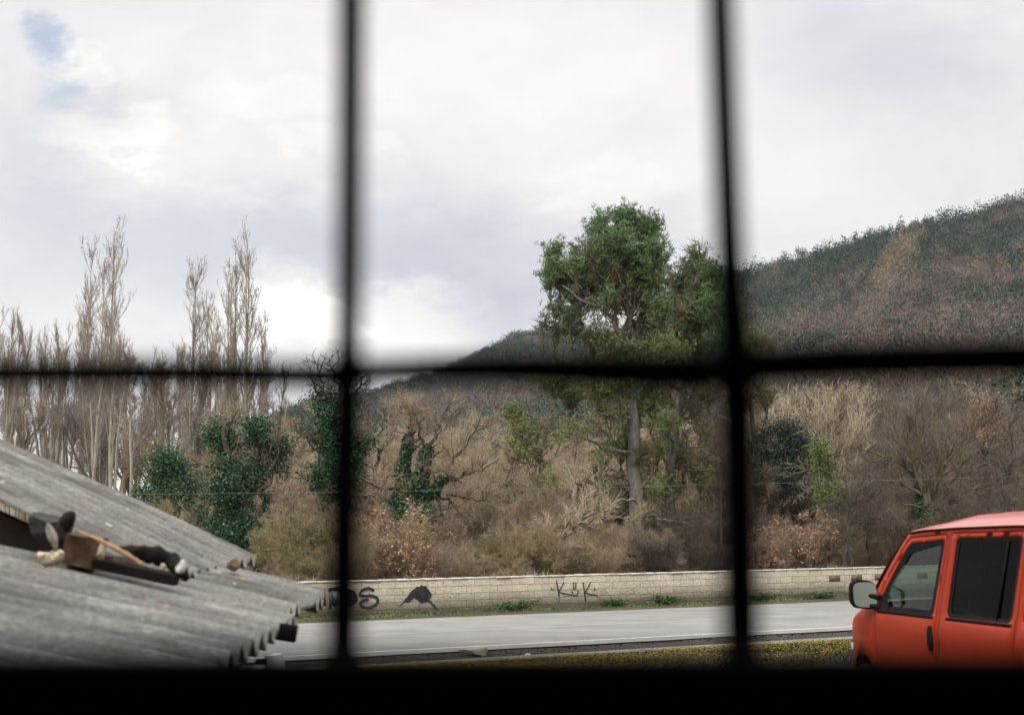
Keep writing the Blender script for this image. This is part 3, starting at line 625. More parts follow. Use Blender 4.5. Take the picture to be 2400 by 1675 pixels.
# poplars (90 m away) ------------------------------------------------
def poplar(px, ytop, seed, label, halfw_px, Y, ybot=1180, shrink=1.0, leader=3):
    rng = np.random.default_rng(seed); base = at(px, 1180, Y); base[2] = .4; top = at(px, ytop, Y); Ht = top[2] - base[2]
    root = tree_root('poplar', base, label, 'tree', 'tall bare poplars'); hw = halfw_px / FPX * Y
    ns = leader + 7; off = rng.normal(0, hw * .08, (ns, 2)); hh = np.concatenate([[1.0, .965, .93][:leader], rng.uniform(.55, .92, ns - leader)]) * Ht
    pts = []
    for i in range(ns):
        a = rng.uniform(0, 2 * PI); main = i < leader; sp = hw * (rng.uniform(.22, .5) if main else rng.uniform(.6, 1.15))
        t_ = np.linspace(0, 1, 13); f_ = np.sin(t_ * PI * (.5 if main else .62)); x = base[0] + off[i, 0] + math.cos(a) * sp * f_ + rng.normal(0, .05, 13).cumsum() * .6; y = base[1] + off[i, 1] + math.sin(a) * sp * f_
        pts.append(np.stack([x, y, base[2] + t_ * hh[i]], 1))
    pts = np.array(pts); rad = np.array([np.linspace(.15 if i < leader else .08, .018, 13) for i in range(ns)])
    t = MB(); tubes(t, pts, rad, 6)
    P, D, L, Rc = kids(rng, pts, rad, seglen(pts), 34, .2, .98, .17, (R(18), R(40)), .45, .02); b1, r1 = polyl(rng, P, D, np.minimum(L, 3.2), Rc, 6, .06, .16, .3); tubes(t, b1, r1, 4)
    t.build('trunk', M['bark_pale'], root, loc=base)
    c = MB(); tips = twiggery(rng, c, b1, r1, [dict(n=6, ratio=.42, ang=(R(14), R(38)), k=3, wig=.09, up=.22, rmin=.009, lmin=.5)], dict(n=4, ang=(R(10), R(38)), l=(.2, .5), up=.3), .009)
    c.build('crown', M['twig_poplar'], root, loc=base)
    q = tips[-1][:, 1:].reshape(-1, 3); q = q[rng.uniform(0, 1, len(q)) < .38]; q = q[q[:, 2] > base[2] + Ht * .35]
    V, F = scatter_quads(rng, q + rng.normal(0, .08, q.shape), .065, 1.4)
    if len(V): o = mesh('catkins', V - base, [F], M['buds'], root)
    return root
M['buds'] = leafmat('reddish_buds', [(0, (.07, .035, .03)), (1, (.17, .10, .085))], 1)
poplar(240, 545, 1, 'tallest bare poplar, leftmost, rising behind the grey corrugated roof', 62, 90)
poplar(438, 640, 2, 'narrow bare poplar, middle and shortest of the three tall ones', 34, 92, leader=2)
poplar(562, 563, 3, 'tall bare poplar with splayed stems, rightmost of the three tall ones', 55, 88)
# grove of slender bare trees below and between the poplars
protos = [proto_slim(70 + i, 12.0, m_bark=('bark_pale', 'bark_lichen', 'bark_pale')[i % 3]) for i in range(4)] + [proto_bare(80 + i, 10.5, .5, .22, 'bark_lichen', 'twig_poplar', .0085, .6, 'slender_tree') for i in range(2)]
rs = np.random.default_rng(31); used = [False] * 6
xs = np.concatenate([np.linspace(-60, 640, 30) + rs.normal(0, 9, 30), np.linspace(-120, 600, 10) + rs.normal(0, 15, 10)])
for i, px in enumerate(xs):
    yt = float(np.interp(px, [-100, 100, 140, 180, 300, 330, 400, 480, 560, 640, 700], [760, 765, 800, 760, 770, 800, 815, 800, 830, 865, 905])) + rs.uniform(-12, 55) + (45 if i > 29 else 0)
    Y_ = rs.uniform(72, 100) if i < 30 else rs.uniform(100, 120)
    k = rs.integers(0, 6); proto = protos[k]; o = proto if not used[k] else copy_tree(proto); used[k] = True
    b_ = at(px, 1180, Y_); h_ = at(px, yt, Y_)[2] - .4; o.location = (b_[0], b_[1], .4); s_ = h_ / (11.6 if k < 4 else 9.6); o.scale = (s_ * rs.uniform(.85, 1.15), s_, s_); o.rotation_euler = (0, 0, rs.uniform(0, 6.28))
    zn = 'left of the tallest poplar' if px < 190 else 'beneath the tallest poplar' if px < 330 else 'beneath the middle poplar' if px < 500 else 'around the rightmost poplar'; kn = ('pale slender', 'yellowish slender', 'pale slender', 'pale slender', 'spreading', 'spreading')[k]
    meta(o, '%s bare tree with sky behind, %s' % (kn, zn), 'tree', 'grove: ' + kn + ' ' + zn)

# background bare trees everywhere behind the shrubs
bp = [proto_bare(100, 8, .75, .10, 'bark_grey', 'twig_brown'), proto_bare(101, 8, .8, .06, 'bark_brown', 'twig_shade'), proto_bare(102, 8, .7, .15, 'bark_grey', 'twig_tan'),
      proto_bare(103, 8, .85, .04, 'bark_lichen', 'twig_brown', stems=3), proto_bare(104, 8, .7, .16, 'bark_pale', 'twig_tan', stems=2), proto_bare(105, 8, .8, .08, 'bark_brown', 'twig_shade', stems=2)]
ub = [False] * 6; rs = np.random.default_rng(33)
def bgtree(px, Y_, ytop, k=None, lab=None):
    k = (rs.choice([0, 2, 2, 4, 0, 3]) if px < 1650 else rs.choice([1, 5, 1, 5, 1, 3])) if k is None else k; pr = bp[k]; o = pr if not ub[k] else copy_tree(pr); ub[k] = True
    b_ = at(px, 1200, Y_); zt = at(px, ytop, Y_)[2]; o.location = (b_[0], b_[1], .55); s_ = (zt - .55) / 7.3; sw = s_ * rs.uniform(.9, 1.25)
    o.scale = (sw, sw, s_); o.rotation_euler = (0, 0, rs.uniform(0, 6.28)); kn = ('grey barked bare tree', 'umber bare tree', 'tan fine twigged bare tree', 'several stemmed bare tree', 'pale forked bare tree', 'dark twin stemmed bare tree')[k]
    zn = ('left of the left bar' if px < 790 else 'just left of the ivy oak' if px < 950 else 'left of the leaning pine' if px < 1240 else 'behind the pines' if px < 1690 else 'around the holm oak' if px < 1960 else 'above the red van')
    dn = 'close behind the wall,' if Y_ < 59 else 'in mid thicket,' if Y_ < 80 else 'farther back,'
    return meta(o, '%s %s %s' % (kn, dn, zn), 'tree', 'bare trees of the thicket: ' + kn + ', ' + dn + ', ' + zn)
def ybg(px): return float(np.interp(px, [560, 640, 700, 800, 900, 1000, 1100, 1200, 1300, 1500, 1700, 1750, 1900, 2000, 2150, 2300, 2500, 2800], [1010, 990, 960, 940, 945, 950, 965, 985, 975, 960, 930, 930, 930, 950, 915, 925, 920, 900]))
for row, (Y_, dx, add) in enumerate(((62, 78, 95), (74, 74, 62), (88, 78, 40), (104, 84, 20), (120, 88, 0))):
    px = 600 + rs.uniform(0, 40)
    while px < 2560:
        bgtree(px + rs.normal(0, 12), Y_ + rs.uniform(-6, 6), ybg(px) + add + rs.uniform(-10, 45) + (110 if px < 640 else 0)); px += dx * rs.uniform(.8, 1.2)
for row, (Y_, yt_) in enumerate(((49, 1165), (52, 1130), (56, 1090))):
    px = 640 + rs.uniform(0, 40)
    while px < 2480:
        open_ = 840 < px < 1150 or 1180 < px < 1700 or 1765 < px < 1965
        bgtree(px, Y_ + rs.uniform(-2, 2), (1215 if open_ else yt_) + rs.uniform(-40, 50), rs.choice([0, 3, 0, 2] if px < 1700 else [1, 5])); px += rs.uniform(45, 95)
# pale upright saplings on the right, beyond the grille bar
for i in range(16):
    px = 1745 + i * 15.5 + rs.normal(0, 6); Y_ = 66 + rs.uniform(-3, 4)
    if i < 2: pass
    if i == 0: tp = [proto_slim(120, 8.0, 'twig_tan', 'pale_sapling', .05, .26, .013, 46, 'bark_pale'), proto_slim(121, 8.0, 'twig_tan', 'pale_sapling', .05, .26, .013, 46, 'bark_pale')]; o = tp[0]
    elif i == 1: o = tp[1]
    else: o = copy_tree(tp[i % 2])
    b_ = at(px, 1200, Y_); s_ = (at(px, 895 + abs(i - 8) * 5 + rs.uniform(0, 30), Y_)[2] - .5) / 7.8; o.location = (b_[0], b_[1], .5); o.scale = (s_ * 1.3, s_ * 1.3, s_); o.rotation_euler = (0, 0, rs.uniform(0, 6))
    zs = 'above the dark holm oak' if px < 1870 else 'above the yellow green ivy' if px < 1935 else 'toward the van roof'; meta(o, 'pale tan upright bare sapling right of the thick bar, ' + zs, 'tree', 'pale saplings ' + zs)

# ------------------------------------------------------------------ hero trees
def hero(name, Y, defs, label, seed, bark_m, twig_m, cfg, fine, tw=.012, gnarl=.05, ivy=None, ivymat='ivy', blobs=None, leafsize=.10, basepx=None, dy=.8, ivr=None):
    rng = np.random.default_rng(seed); pts, rad = limbs_px(defs, Y, rng, gnarl, 12, dy)
    base = pts[0, 0].copy(); base[2] = .55; root = tree_root(name, base, label)
    t = MB(); tubes(t, pts, rad, 8)
    c = MB(); twiggery(rng, c, pts, rad, cfg, fine, tw, t); t.build('trunk', M[bark_m], root, loc=base); c.build('crown', M[twig_m], root, loc=base)
    Vs = []; Fs = []; off = 0
    if ivy:
        for li, t0, t1, n, rr_ in ivy:
            a = int(t0 * 12); b2 = max(a + 1, int(round(t1 * 12))); V, F = ivy_along(rng, pts[li, a:b2 + 1], np.maximum(rad[li, a:b2 + 1], .04) + np.linspace(rr_, rr_ * .5, b2 - a + 1), n, leafsize); Vs.append(V); Fs.append(F + off); off += len(V)
    if blobs:
        cs = [at(x, y, Y + (rng.uniform(-.5, .5))) for x, y, *_ in blobs]; rs_ = [np.array((rx, max(rx, ry) * .8, ry)) / FPX * Y for _, _, rx, ry, _ in blobs]
        C = clumpy(rng, cs, rs_, [int(b3[4] * 1.25) for b3 in blobs], 46, .21, .30, .45); V, F = scatter_quads(rng, C, leafsize * .72, 1.2); Vs.append(V); Fs.append(F + off); off += len(V)
    if Vs: mesh('ivy' if ivymat.startswith('ivy') else 'leaves', np.vstack(Vs) - base, [np.vstack(Fs)], M[ivymat], root)
    return root
OAKC = [dict(n=9, ratio=.42, ang=(R(30), R(75)), k=6, wig=.28, up=.10, rmin=.022, m=4, rr=.5, t0=.25), dict(n=6, ratio=.48, ang=(R(25), R(65)), k=3, wig=.25, up=.08, rmin=.014, lmin=.5, lmax=1.6)]
OAKF = dict(n=4, ang=(R(20), R(65)), l=(.2, .5), up=.12)
MEDC = [dict(n=7, ratio=.42, ang=(R(30), R(70)), k=5, wig=.22, up=.10, rmin=.018, m=3, rr=.5, t0=.2), dict(n=4, ratio=.5, ang=(R(25), R(60)), k=2, wig=.22, up=.08, rmin=.010, lmin=.4, lmax=1.2)]
# centre oak with ivy wrapped stems
hero('oak_tree', 47, [
    ([(950, 1260), (945, 1195), (942, 1130), (948, 1085), (955, 1040), (962, 1010)], .20, .05),
    ([(972, 1262), (966, 1200), (975, 1150), (986, 1115), (998, 1070), (1000, 1050)], .22, .085),
    ([(1000, 1052), (1010, 1040), (1022, 1020), (1035, 985), (1048, 935)], .085, .02),
    ([(1000, 1052), (992, 1035), (982, 1010), (975, 985), (968, 960)], .07, .02),
    ([(968, 1185), (990, 1165), (1015, 1152), (1035, 1132), (1043, 1118), (1075, 1126)], .15, .045),
    ([(1040, 1120), (1052, 1095), (1075, 1065), (1100, 1030), (1125, 990)], .06, .015),
    ([(1040, 1128), (1070, 1118), (1100, 1108), (1140, 1095), (1170, 1075)], .055, .015),
    ([(1000, 1160), (1030, 1165), (1060, 1180), (1085, 1205), (1100, 1225)], .07, .02),
    ([(1020, 1160), (1035, 1200), (1050, 1240), (1068, 1250)], .06, .015),
    ([(942, 1128), (930, 1112), (912, 1116), (900, 1135), (893, 1148)], .055, .015),
    ([(945, 1190), (925, 1180), (905, 1175), (885, 1165)], .05, .012),
    ([(1048, 1160), (1080, 1165), (1115, 1170), (1150, 1160)], .05, .012),
    ([(962, 1010), (966, 985), (955, 965), (940, 950)], .05, .012), ([(955, 1045), (970, 1020), (960, 995), (985, 960)], .04, .012),
    ], 'gnarled bare oak with dark green ivy around its two stems, centre left', 5, 'bark_brown', 'twig_brown', OAKC, OAKF, .007, .045,
    ivy=[(0, .1, .95, 7000, .15), (1, .1, 1., 7000, .15), (4, 0, .8, 3000, .09), (10, 0, .5, 700, .07)], blobs=[(950, 1205, 28, 40, 60), (985, 1215, 24, 36, 50)], leafsize=.10)
# smaller tree just right of the left bar
hero('bare_tree', 50, [
    ([(868, 1290), (866, 1235), (870, 1170), (876, 1125), (884, 1085), (888, 1050)], .12, .05),
    ([(872, 1135), (862, 1118), (852, 1098), (846, 1075)], .07, .03), ([(888, 1055), (878, 1035), (890, 1010), (900, 985), (905, 955)], .05, .015),
    ([(886, 1070), (900, 1045), (915, 1030), (930, 1000)], .04, .015), ([(870, 1140), (850, 1150), (835, 1140), (820, 1142)], .04, .012), ([(846, 1078), (838, 1050), (850, 1025), (880, 1000)], .035, .012)],
    'small dark bare tree with a forked trunk just right of the left grille bar', 6, 'bark_brown', 'twig_brown', MEDC, OAKF, .008, .04, blobs=[(868, 1035, 16, 20, 10)], leafsize=.08)
# dark ivy column behind the left bar
hero('ivy_covered_tree', 50, [
    ([(800, 1330), (800, 1250), (795, 1150), (790, 1050), (780, 960), (770, 930)], .26, .08), ([(785, 1000), (765, 960), (745, 920), (728, 880)], .08, .02), ([(790, 980), (800, 930), (790, 890), (780, 868)], .06, .02),
    ([(775, 940), (758, 900), (750, 870)], .05, .015), ([(795, 1120), (760, 1110), (735, 1122), (690, 1118)], .08, .02), ([(790, 1060), (755, 1062), (735, 1045), (722, 1020)], .07, .02), ([(788, 1030), (755, 1020), (728, 1018), (700, 1020)], .05, .015),
    ([(795, 950), (830, 915), (850, 885), (862, 868)], .05, .012)],
    'tall dark ivy smothered tree standing behind the left grille bar', 7, 'bark_brown', 'twig_dark', MEDC, OAKF, .009, .06,
    blobs=[(762, 948, 26, 34, 46), (785, 1000, 36, 55, 110), (800, 1085, 40, 70, 140), (800, 1180, 42, 75, 150), (805, 1270, 42, 60, 110), (738, 1020, 12, 14, 8), (742, 1120, 24, 26, 24), (845, 1040, 16, 22, 14), (760, 1180, 26, 40, 26)], ivymat='ivy_dark' if False else 'ivy', leafsize=.10)
# big ivy tree, three heads
hero('ivy_covered_tree', 50, [
    ([(590, 1380), (585, 1270), (570, 1180), (550, 1110), (535, 1050), (528, 1000)], .22, .08), ([(585, 1260), (600, 1180), (605, 1110), (606, 1050), (604, 1000)], .16, .06), ([(600, 1180), (630, 1120), (650, 1070), (660, 1040)], .10, .04),
    ([(540, 1090), (505, 1085), (480, 1092), (440, 1085)], .07, .02), ([(540, 1190), (515, 1180), (490, 1178)], .05, .015), ([(528, 1010), (545, 995), (552, 985)], .04, .02), ([(600, 1230), (560, 1225), (540, 1200)], .05, .02), ([(590, 1290), (610, 1240), (575, 1215)], .04, .015)],
    'broad ivy smothered tree with three dark green heads, left of the left bar', 8, 'bark_brown', 'twig_olive', MEDC, dict(n=4, ang=(R(20), R(65)), l=(.25, .6), up=.12), .009, .05,
    blobs=[(512, 1015, 30, 26, 60), (528, 1050, 26, 26, 40), (602, 1002, 25, 20, 44), (598, 1030, 26, 16, 22), (655, 1048, 26, 20, 40), (545, 1105, 45, 38, 50), (620, 1105, 50, 34, 44), (520, 1150, 34, 26, 42), (560, 1200, 42, 45, 95), (600, 1180, 30, 45, 60), (590, 1250, 55, 50, 160), (550, 1290, 55, 40, 120), (622, 1270, 30, 44, 60), (520, 1240, 30, 40, 70)], leafsize=.10)
hero('ivy_covered_tree', 53, [
    ([(420, 1330), (415, 1250), (400, 1160), (390, 1100), (385, 1062)], .15, .06), ([(410, 1200), (440, 1150), (450, 1110)], .07, .03), ([(415, 1250), (380, 1200), (350, 1150)], .07, .03), ([(390, 1090), (370, 1070), (352, 1060)], .05, .015)],
    'small round headed ivy tree above the far edge of the corrugated roof', 9, 'bark_lichen', 'twig_olive', MEDC, dict(n=4, ang=(R(20), R(65)), l=(.25, .6), up=.12), .009, .05,
    blobs=[(388, 1075, 26, 22, 60), (378, 1110, 26, 28, 50), (425, 1100, 22, 26, 30), (335, 1150, 16, 20, 14), (435, 1145, 26, 26, 34), (450, 1190, 18, 22, 18), (470, 1225, 16, 26, 18), (385, 1165, 26, 24, 18), (530, 1240, 8, 10, 2)], leafsize=.095)

# ------------------------------------------------------------------ pines
def pine(Y, defs, label, seed, masses, low, cfgn=13, bark_m='bark_pine', name='pine_tree', dy=2.0):
    rng = np.random.default_rng(seed); pts, rad = limbs_px(defs, Y, rng, .05, 12, dy); base = pts[0, 0].copy(); base[2] = .5
    root = tree_root(name, base, label); t = MB(); tubes(t, pts, rad, 9)
    # twigs reaching from limbs to the foliage
    c = MB(); tp = twiggery(rng, c, pts, rad, [dict(n=cfgn, ratio=.32, ang=(R(30), R(75)), k=4, wig=.2, up=.08, rmin=.018, m=3, rr=.4, t0=.15), dict(n=5, ratio=.5, ang=(R(25), R(60)), k=2, wig=.22, up=.1, rmin=.013, lmin=.35, lmax=1.2)], dict(n=4, ang=(R(20), R(65)), l=(.2, .5), up=.12), .011)
    def cent(mass, sub, nl, shell):
        cs = [at(x, y, Y + (rng.uniform(-1, 1))) for x, y, *_ in mass]; rd = [np.array((rx, max(rx, ry) * .85, ry)) / FPX * Y for _, _, rx, ry, _ in mass]
        return cs, rd, clumpy(rng, cs, rd, [max(2, int(m_[4] * (.88 if nl > 30 else 1.4))) for m_ in mass], 19 if nl > 30 else 9, sub * .6 if nl > 30 else .16, shell, .75)
    for mass, mat, nm, nl, up in ((masses, 'needle', 'foliage', 34, .9), (low, 'needle_low', 'lower_foliage', 26, .8)):
        if not mass: continue
        cs, rd, C = cent(mass, .15, nl, .25)
        V, F = tufts(rng, C, 6, .16, .019, up); mesh(nm, V - base, [F], M[mat], root)
        # branchlets inside the masses
        sub = C[rng.integers(0, len(C), len(C) // 9)]; owner = rng.integers(0, len(cs), len(sub)); cc = np.array(cs)
        own = np.argmin(((sub[:, None] - cc[None]) ** 2).sum(2), 1); D = norm(sub - (cc[own] - np.array([0, 0, .8]))); L = rng.uniform(.5, 1.4, len(sub))
        spikes(c, sub - D * L[:, None], D, L, np.full(len(sub), .017), rng, .2)
    # cones
    t.build('trunk', M[bark_m], root, loc=base); c.build('branches', M['twig_pine'], root, loc=base); return root
pine(53, [
    ([(1495, 1290), (1492, 1190), (1488, 1090), (1484, 1000), (1482, 920), (1484, 860), (1486, 815)], .30, .19, 0),
    ([(1486, 820), (1462, 800), (1448, 775), (1432, 748), (1412, 730), (1385, 712), (1350, 695), (1320, 670)], .13, .03, -1), ([(1450, 780), (1440, 745), (1443, 720), (1450, 670), (1440, 610), (1420, 560)], .085, .02, 1),
    ([(1486, 815), (1466, 790), (1470, 760), (1472, 720), (1466, 680), (1462, 620), (1465, 540)], .11, .02, 0), ([(1488, 830), (1490, 795), (1510, 765), (1540, 740), (1570, 722)], .10, .03, 1), ([(1470, 740), (1495, 700), (1510, 640), (1530, 570)], .08, .02, 1.5),
    ([(1472, 730), (1440, 680), (1400, 640), (1370, 590)], .07, .02, -1), ([(1486, 815), (1530, 775), (1560, 745), (1590, 735)], .07, .02, -1),
    ([(1484, 860), (1440, 830), (1390, 800), (1330, 775), (1290, 765)], .08, .02, 1), ([(1484, 860), (1540, 830), (1590, 800)], .08, .02, 1),
    ([(1484, 945), (1460, 938), (1430, 935), (1395, 925)], .07, .02, -1), ([(1486, 980), (1450, 972), (1420, 970), (1405, 975)], .07, .02, -2), ([(1488, 1060), (1440, 1055), (1400, 1040), (1370, 1025), (1330, 1022), (1290, 1035)], .085, .02, -2), ([(1490, 1070), (1505, 1066), (1515, 1062)], .05, .03, -.5),
    ([(1495, 1180), (1480, 1172), (1440, 1172), (1390, 1172)], .07, .02, -2), ([(1495, 1205), (1470, 1212), (1430, 1214), (1400, 1208)], .07, .02, -2), ([(1495, 1210), (1540, 1210), (1570, 1222), (1620, 1228), (1690, 1246)], .07, .02, -2), ([(1492, 1120), (1440, 1100), (1420, 1110), (1400, 1150)], .05, .015, 1),
    ([(1484, 900), (1430, 890), (1380, 880)], .05, .015, 1.5), ([(1484, 930), (1530, 905), (1590, 890)], .05, .015, 1), ([(1486, 1000), (1530, 990), (1575, 960)], .05, .015, 1)],
    'tall pine with a broad dark green dome, largest tree, between the grille bars', 11,
    [(1410, 535, 30, 38, 46), (1462, 520, 34, 30, 60), (1500, 530, 20, 26, 24), (1525, 545, 24, 34, 34), (1440, 575, 55, 36, 110), (1480, 610, 60, 48, 150), (1535, 610, 38, 52, 70), (1400, 600, 44, 45, 70), (1390, 650, 48, 34, 80),
     (1298, 596, 20, 30, 28), (1312, 640, 36, 30, 56), (1350, 615, 22, 22, 18), (1345, 585, 10, 10, 6), (1290, 660, 16, 20, 12), (1345, 672, 44, 22, 56), (1440, 660, 60, 38, 120), (1510, 680, 50, 35, 80), (1360, 700, 40, 14, 28), (1480, 700, 60, 20, 50),
     (1302, 722, 10, 12, 7), (1335, 735, 24, 16, 20), (1272, 755, 8, 12, 5), (1540, 720, 30, 30, 40), (1420, 700, 30, 14, 14)],
    [(1340, 765, 40, 14, 24), (1390, 790, 40, 16, 30), (1430, 800, 40, 26, 30), (1520, 780, 50, 40, 70), (1300, 772, 22, 9, 10), (1480, 820, 60, 30, 50), (1560, 820, 50, 40, 60), (1300, 890, 50, 20, 44), (1340, 915, 45, 22, 44), (1400, 905, 50, 22, 40), (1460, 900, 50, 22, 36), (1530, 930, 34, 26, 40), (1425, 870, 60, 18, 30),
     (1455, 1045, 30, 18, 20), (1540, 1045, 30, 22, 30), (1500, 1075, 14, 12, 8), (1500, 1120, 16, 10, 6), (1500, 1210, 18, 12, 12), (1540, 1140, 20, 12, 8), (1390, 860, 40, 14, 20), (1490, 955, 34, 20, 22), (1470, 1000, 26, 14, 12), (1430, 960, 40, 14, 18), (1350, 1000, 40, 12, 12), (1560, 985, 30, 20, 18), (1410, 1060, 34, 12, 9), (1440, 1190, 30, 8, 6)])
pine(55, [
    ([(1560, 1260), (1566, 1150), (1575, 1060), (1588, 980), (1602, 910), (1612, 840), (1622, 760), (1630, 690)], .26, .05, 0), ([(1602, 915), (1622, 870), (1632, 830), (1640, 760)], .10, .03, .5),
    ([(1600, 940), (1630, 938), (1660, 936)], .06, .02, -1), ([(1600, 955), (1640, 955), (1670, 950)], .05, .02, -1), ([(1592, 985), (1620, 975), (1628, 970)], .06, .02, -1), ([(1575, 1060), (1640, 1050), (1690, 1086)], .06, .015, -1), ([(1570, 1100), (1620, 1095), (1680, 1100)], .05, .015, -1),
    ([(1625, 730), (1610, 690), (1640, 640), (1636, 600)], .06, .02, 0), ([(1628, 720), (1670, 680), (1690, 640)], .06, .02, 1), ([(1630, 700), (1580, 690), (1560, 660)], .05, .02, -1), ([(1566, 1160), (1520, 1130), (1530, 1100)], .05, .02, 0), ([(1612, 840), (1660, 800), (1700, 790)], .06, .02, 0)],
    'second pine, darker and lower, touching the thick right hand grille bar', 12,
    [(1634, 600, 14, 24, 18), (1622, 635, 20, 26, 30), (1650, 640, 24, 26, 30), (1680, 640, 18, 24, 20), (1640, 680, 44, 34, 90), (1585, 655, 16, 18, 16), (1600, 700, 34, 26, 40), (1680, 690, 30, 34, 60), (1650, 730, 60, 40, 120), (1700, 730, 30, 40, 50), (1610, 760, 45, 36, 60), (1680, 790, 50, 36, 60)],
    [(1620, 740, 30, 22, 24), (1600, 800, 40, 30, 40), (1650, 830, 50, 30, 50), (1580, 1040, 26, 30, 26), (1600, 1075, 20, 26, 24), (1640, 1110, 28, 18, 24), (1580, 1140, 24, 14, 14), (1565, 1130, 14, 12, 8), (1530, 1155, 14, 12, 8), (1660, 1080, 20, 20, 10), (1660, 920, 26, 20, 12), (1650, 1000, 26, 20, 8), (1640, 880, 40, 20, 16)])
pine(58, [([(1768, 1200), (1765, 1050), (1760, 900), (1762, 820), (1768, 770)], .14, .03, 0), ([(1762, 850), (1790, 830), (1800, 815)], .04, .015, 0), ([(1762, 930), (1790, 925), (1810, 935)], .04, .015, 0), ([(1764, 960), (1740, 950), (1725, 955)], .04, .015, 0)],
    'slim yellow green pine standing just right of the thick grille bar', 13, [], [(1770, 790, 14, 24, 20), (1762, 825, 20, 20, 24), (1785, 840, 18, 12, 12), (1750, 850, 20, 16, 16), (1795, 930, 22, 12, 14), (1740, 940, 24, 20, 20), (1730, 890, 20, 20, 12)], name='pine_tree')
# small pale leaning pine with broken trunk
pine(51, [
    ([(1318, 1260), (1312, 1190), (1300, 1155), (1284, 1125), (1268, 1100), (1258, 1060), (1250, 1050)], .13, .05, 0), ([(1268, 1105), (1248, 1090), (1225, 1085), (1196, 1094)], .05, .015, -.5), ([(1262, 1075), (1272, 1058), (1278, 1050)], .03, .015, 0), ([(1260, 1080), (1240, 1060), (1220, 1050), (1195, 1045)], .05, .015, 0),
    ([(1258, 1060), (1245, 1030), (1225, 1000), (1215, 975)], .05, .015, .5), ([(1255, 1050), (1270, 1020), (1290, 1000)], .04, .015, 0)],
    'small leaning pine with thin yellow green foliage, left of the tall pine', 14, [(1205, 965, 14, 14, 10), (1230, 1010, 18, 16, 10)],
    [(1208, 965, 26, 20, 10), (1220, 1000, 44, 22, 14), (1262, 1010, 46, 22, 13), (1200, 1040, 32, 14, 6), (1240, 1050, 36, 16, 6), (1300, 1020, 34, 16, 6), (1300, 1150, 20, 16, 10), (1245, 1140, 24, 22, 6), (1280, 1120, 14, 20, 6)], 6, 'bark_grey')
rng = np.random.default_rng(70)
t = MB(); d_, r_ = limbs_px([([(1346, 1235), (1344, 1190), (1344, 1165), (1348, 1150), (1345, 1135)], .06, .085, 0), ([(1345, 1140), (1336, 1110), (1322, 1085), (1316, 1075)], .045, .02, 0), ([(1344, 1160), (1330, 1148), (1326, 1146)], .02, .01, 0)], 51, rng, .01, 8)
tubes(t, d_, r_, 7); dt = t.build('dead_tree', M['bark_pale'], loc=d_[0, 0]); meta(dt, 'broken pale dead trunk, barkless, leaning left of the tall pine', 'tree')
# fallen pale branches rising to the right
rng = np.random.default_rng(71); t = MB()
d_, r_ = limbs_px([([(1265, 1280), (1300, 1262), (1340, 1250), (1370, 1232), (1400, 1212)], .075, .02, 0), ([(1335, 1252), (1360, 1215), (1385, 1175), (1405, 1130), (1410, 1085)], .045, .012, 1), ([(1300, 1262), (1330, 1230), (1350, 1200), (1400, 1160)], .04, .01, 1), ([(1320, 1256), (1370, 1215), (1420, 1195)], .04, .01, -1), ([(1262, 1282), (1275, 1250), (1282, 1235)], .03, .01, 0)], 46, rng, .03, 10)
tubes(t, d_, r_, 6); c = MB(); twiggery(rng, c, d_, r_, MEDC, dict(n=5, ang=(R(20), R(60)), l=(.25, .6), up=.15), .011)
fr_ = empty('leaning_tree', d_[0, 0], 'half fallen bare tree sweeping up to the right above the K graffiti', 'tree'); t.build('trunk', M['bark_brown'], fr_, loc=d_[0, 0]); c.build('crown', M['twig_tan'], fr_, loc=d_[0, 0])

# ------------------------------------------------------------------ right side trees
hero('holm_oak', 56, [
    ([(1850, 1290), (1845, 1200), (1838, 1120), (1830, 1060)], .2, .08), ([(1845, 1160), (1810, 1110), (1790, 1050)], .09, .03), ([(1845, 1160), (1880, 1110), (1885, 1060)], .09, .03), ([(1840, 1100), (1830, 1050), (1845, 1010)], .07, .03)],
    'dark grey green holm oak behind the thicket, right of the thick bar', 15, 'bark_brown', 'twig_brown', MEDC, OAKF, .009, .05,
    blobs=[(1840, 1005, 32, 22, 50), (1800, 1030, 34, 26, 50), (1870, 1035, 34, 28, 56), (1830, 1060, 55, 30, 80), (1785, 1070, 30, 30, 34), (1880, 1080, 34, 26, 36), (1830, 1110, 60, 28, 44), (1850, 1150, 60, 26, 20), (1780, 1130, 24, 40, 20)], ivymat='holm', leafsize=.09)
hero('ivy_covered_tree', 50, [
    ([(1945, 1330), (1940, 1250), (1935, 1170), (1925, 1100), (1918, 1040)], .13, .05), ([(1938, 1200), (1965, 1170), (1985, 1160)], .05, .02), ([(1930, 1130), (1950, 1090), (1955, 1060)], .03, .01)],
    'thin tree wrapped in bright yellow green ivy beside the dark holm oak', 16, 'bark_brown', 'twig_brown', MEDC, OAKF, .008, .05,
    blobs=[(1922, 1045, 14, 24, 20), (1925, 1085, 15, 26, 24), (1935, 1120, 14, 26, 20), (1938, 1160, 18, 24, 20), (1970, 1165, 26, 18, 22), (1945, 1190, 30, 14, 14)], ivymat='ivy_bright', leafsize=.08)
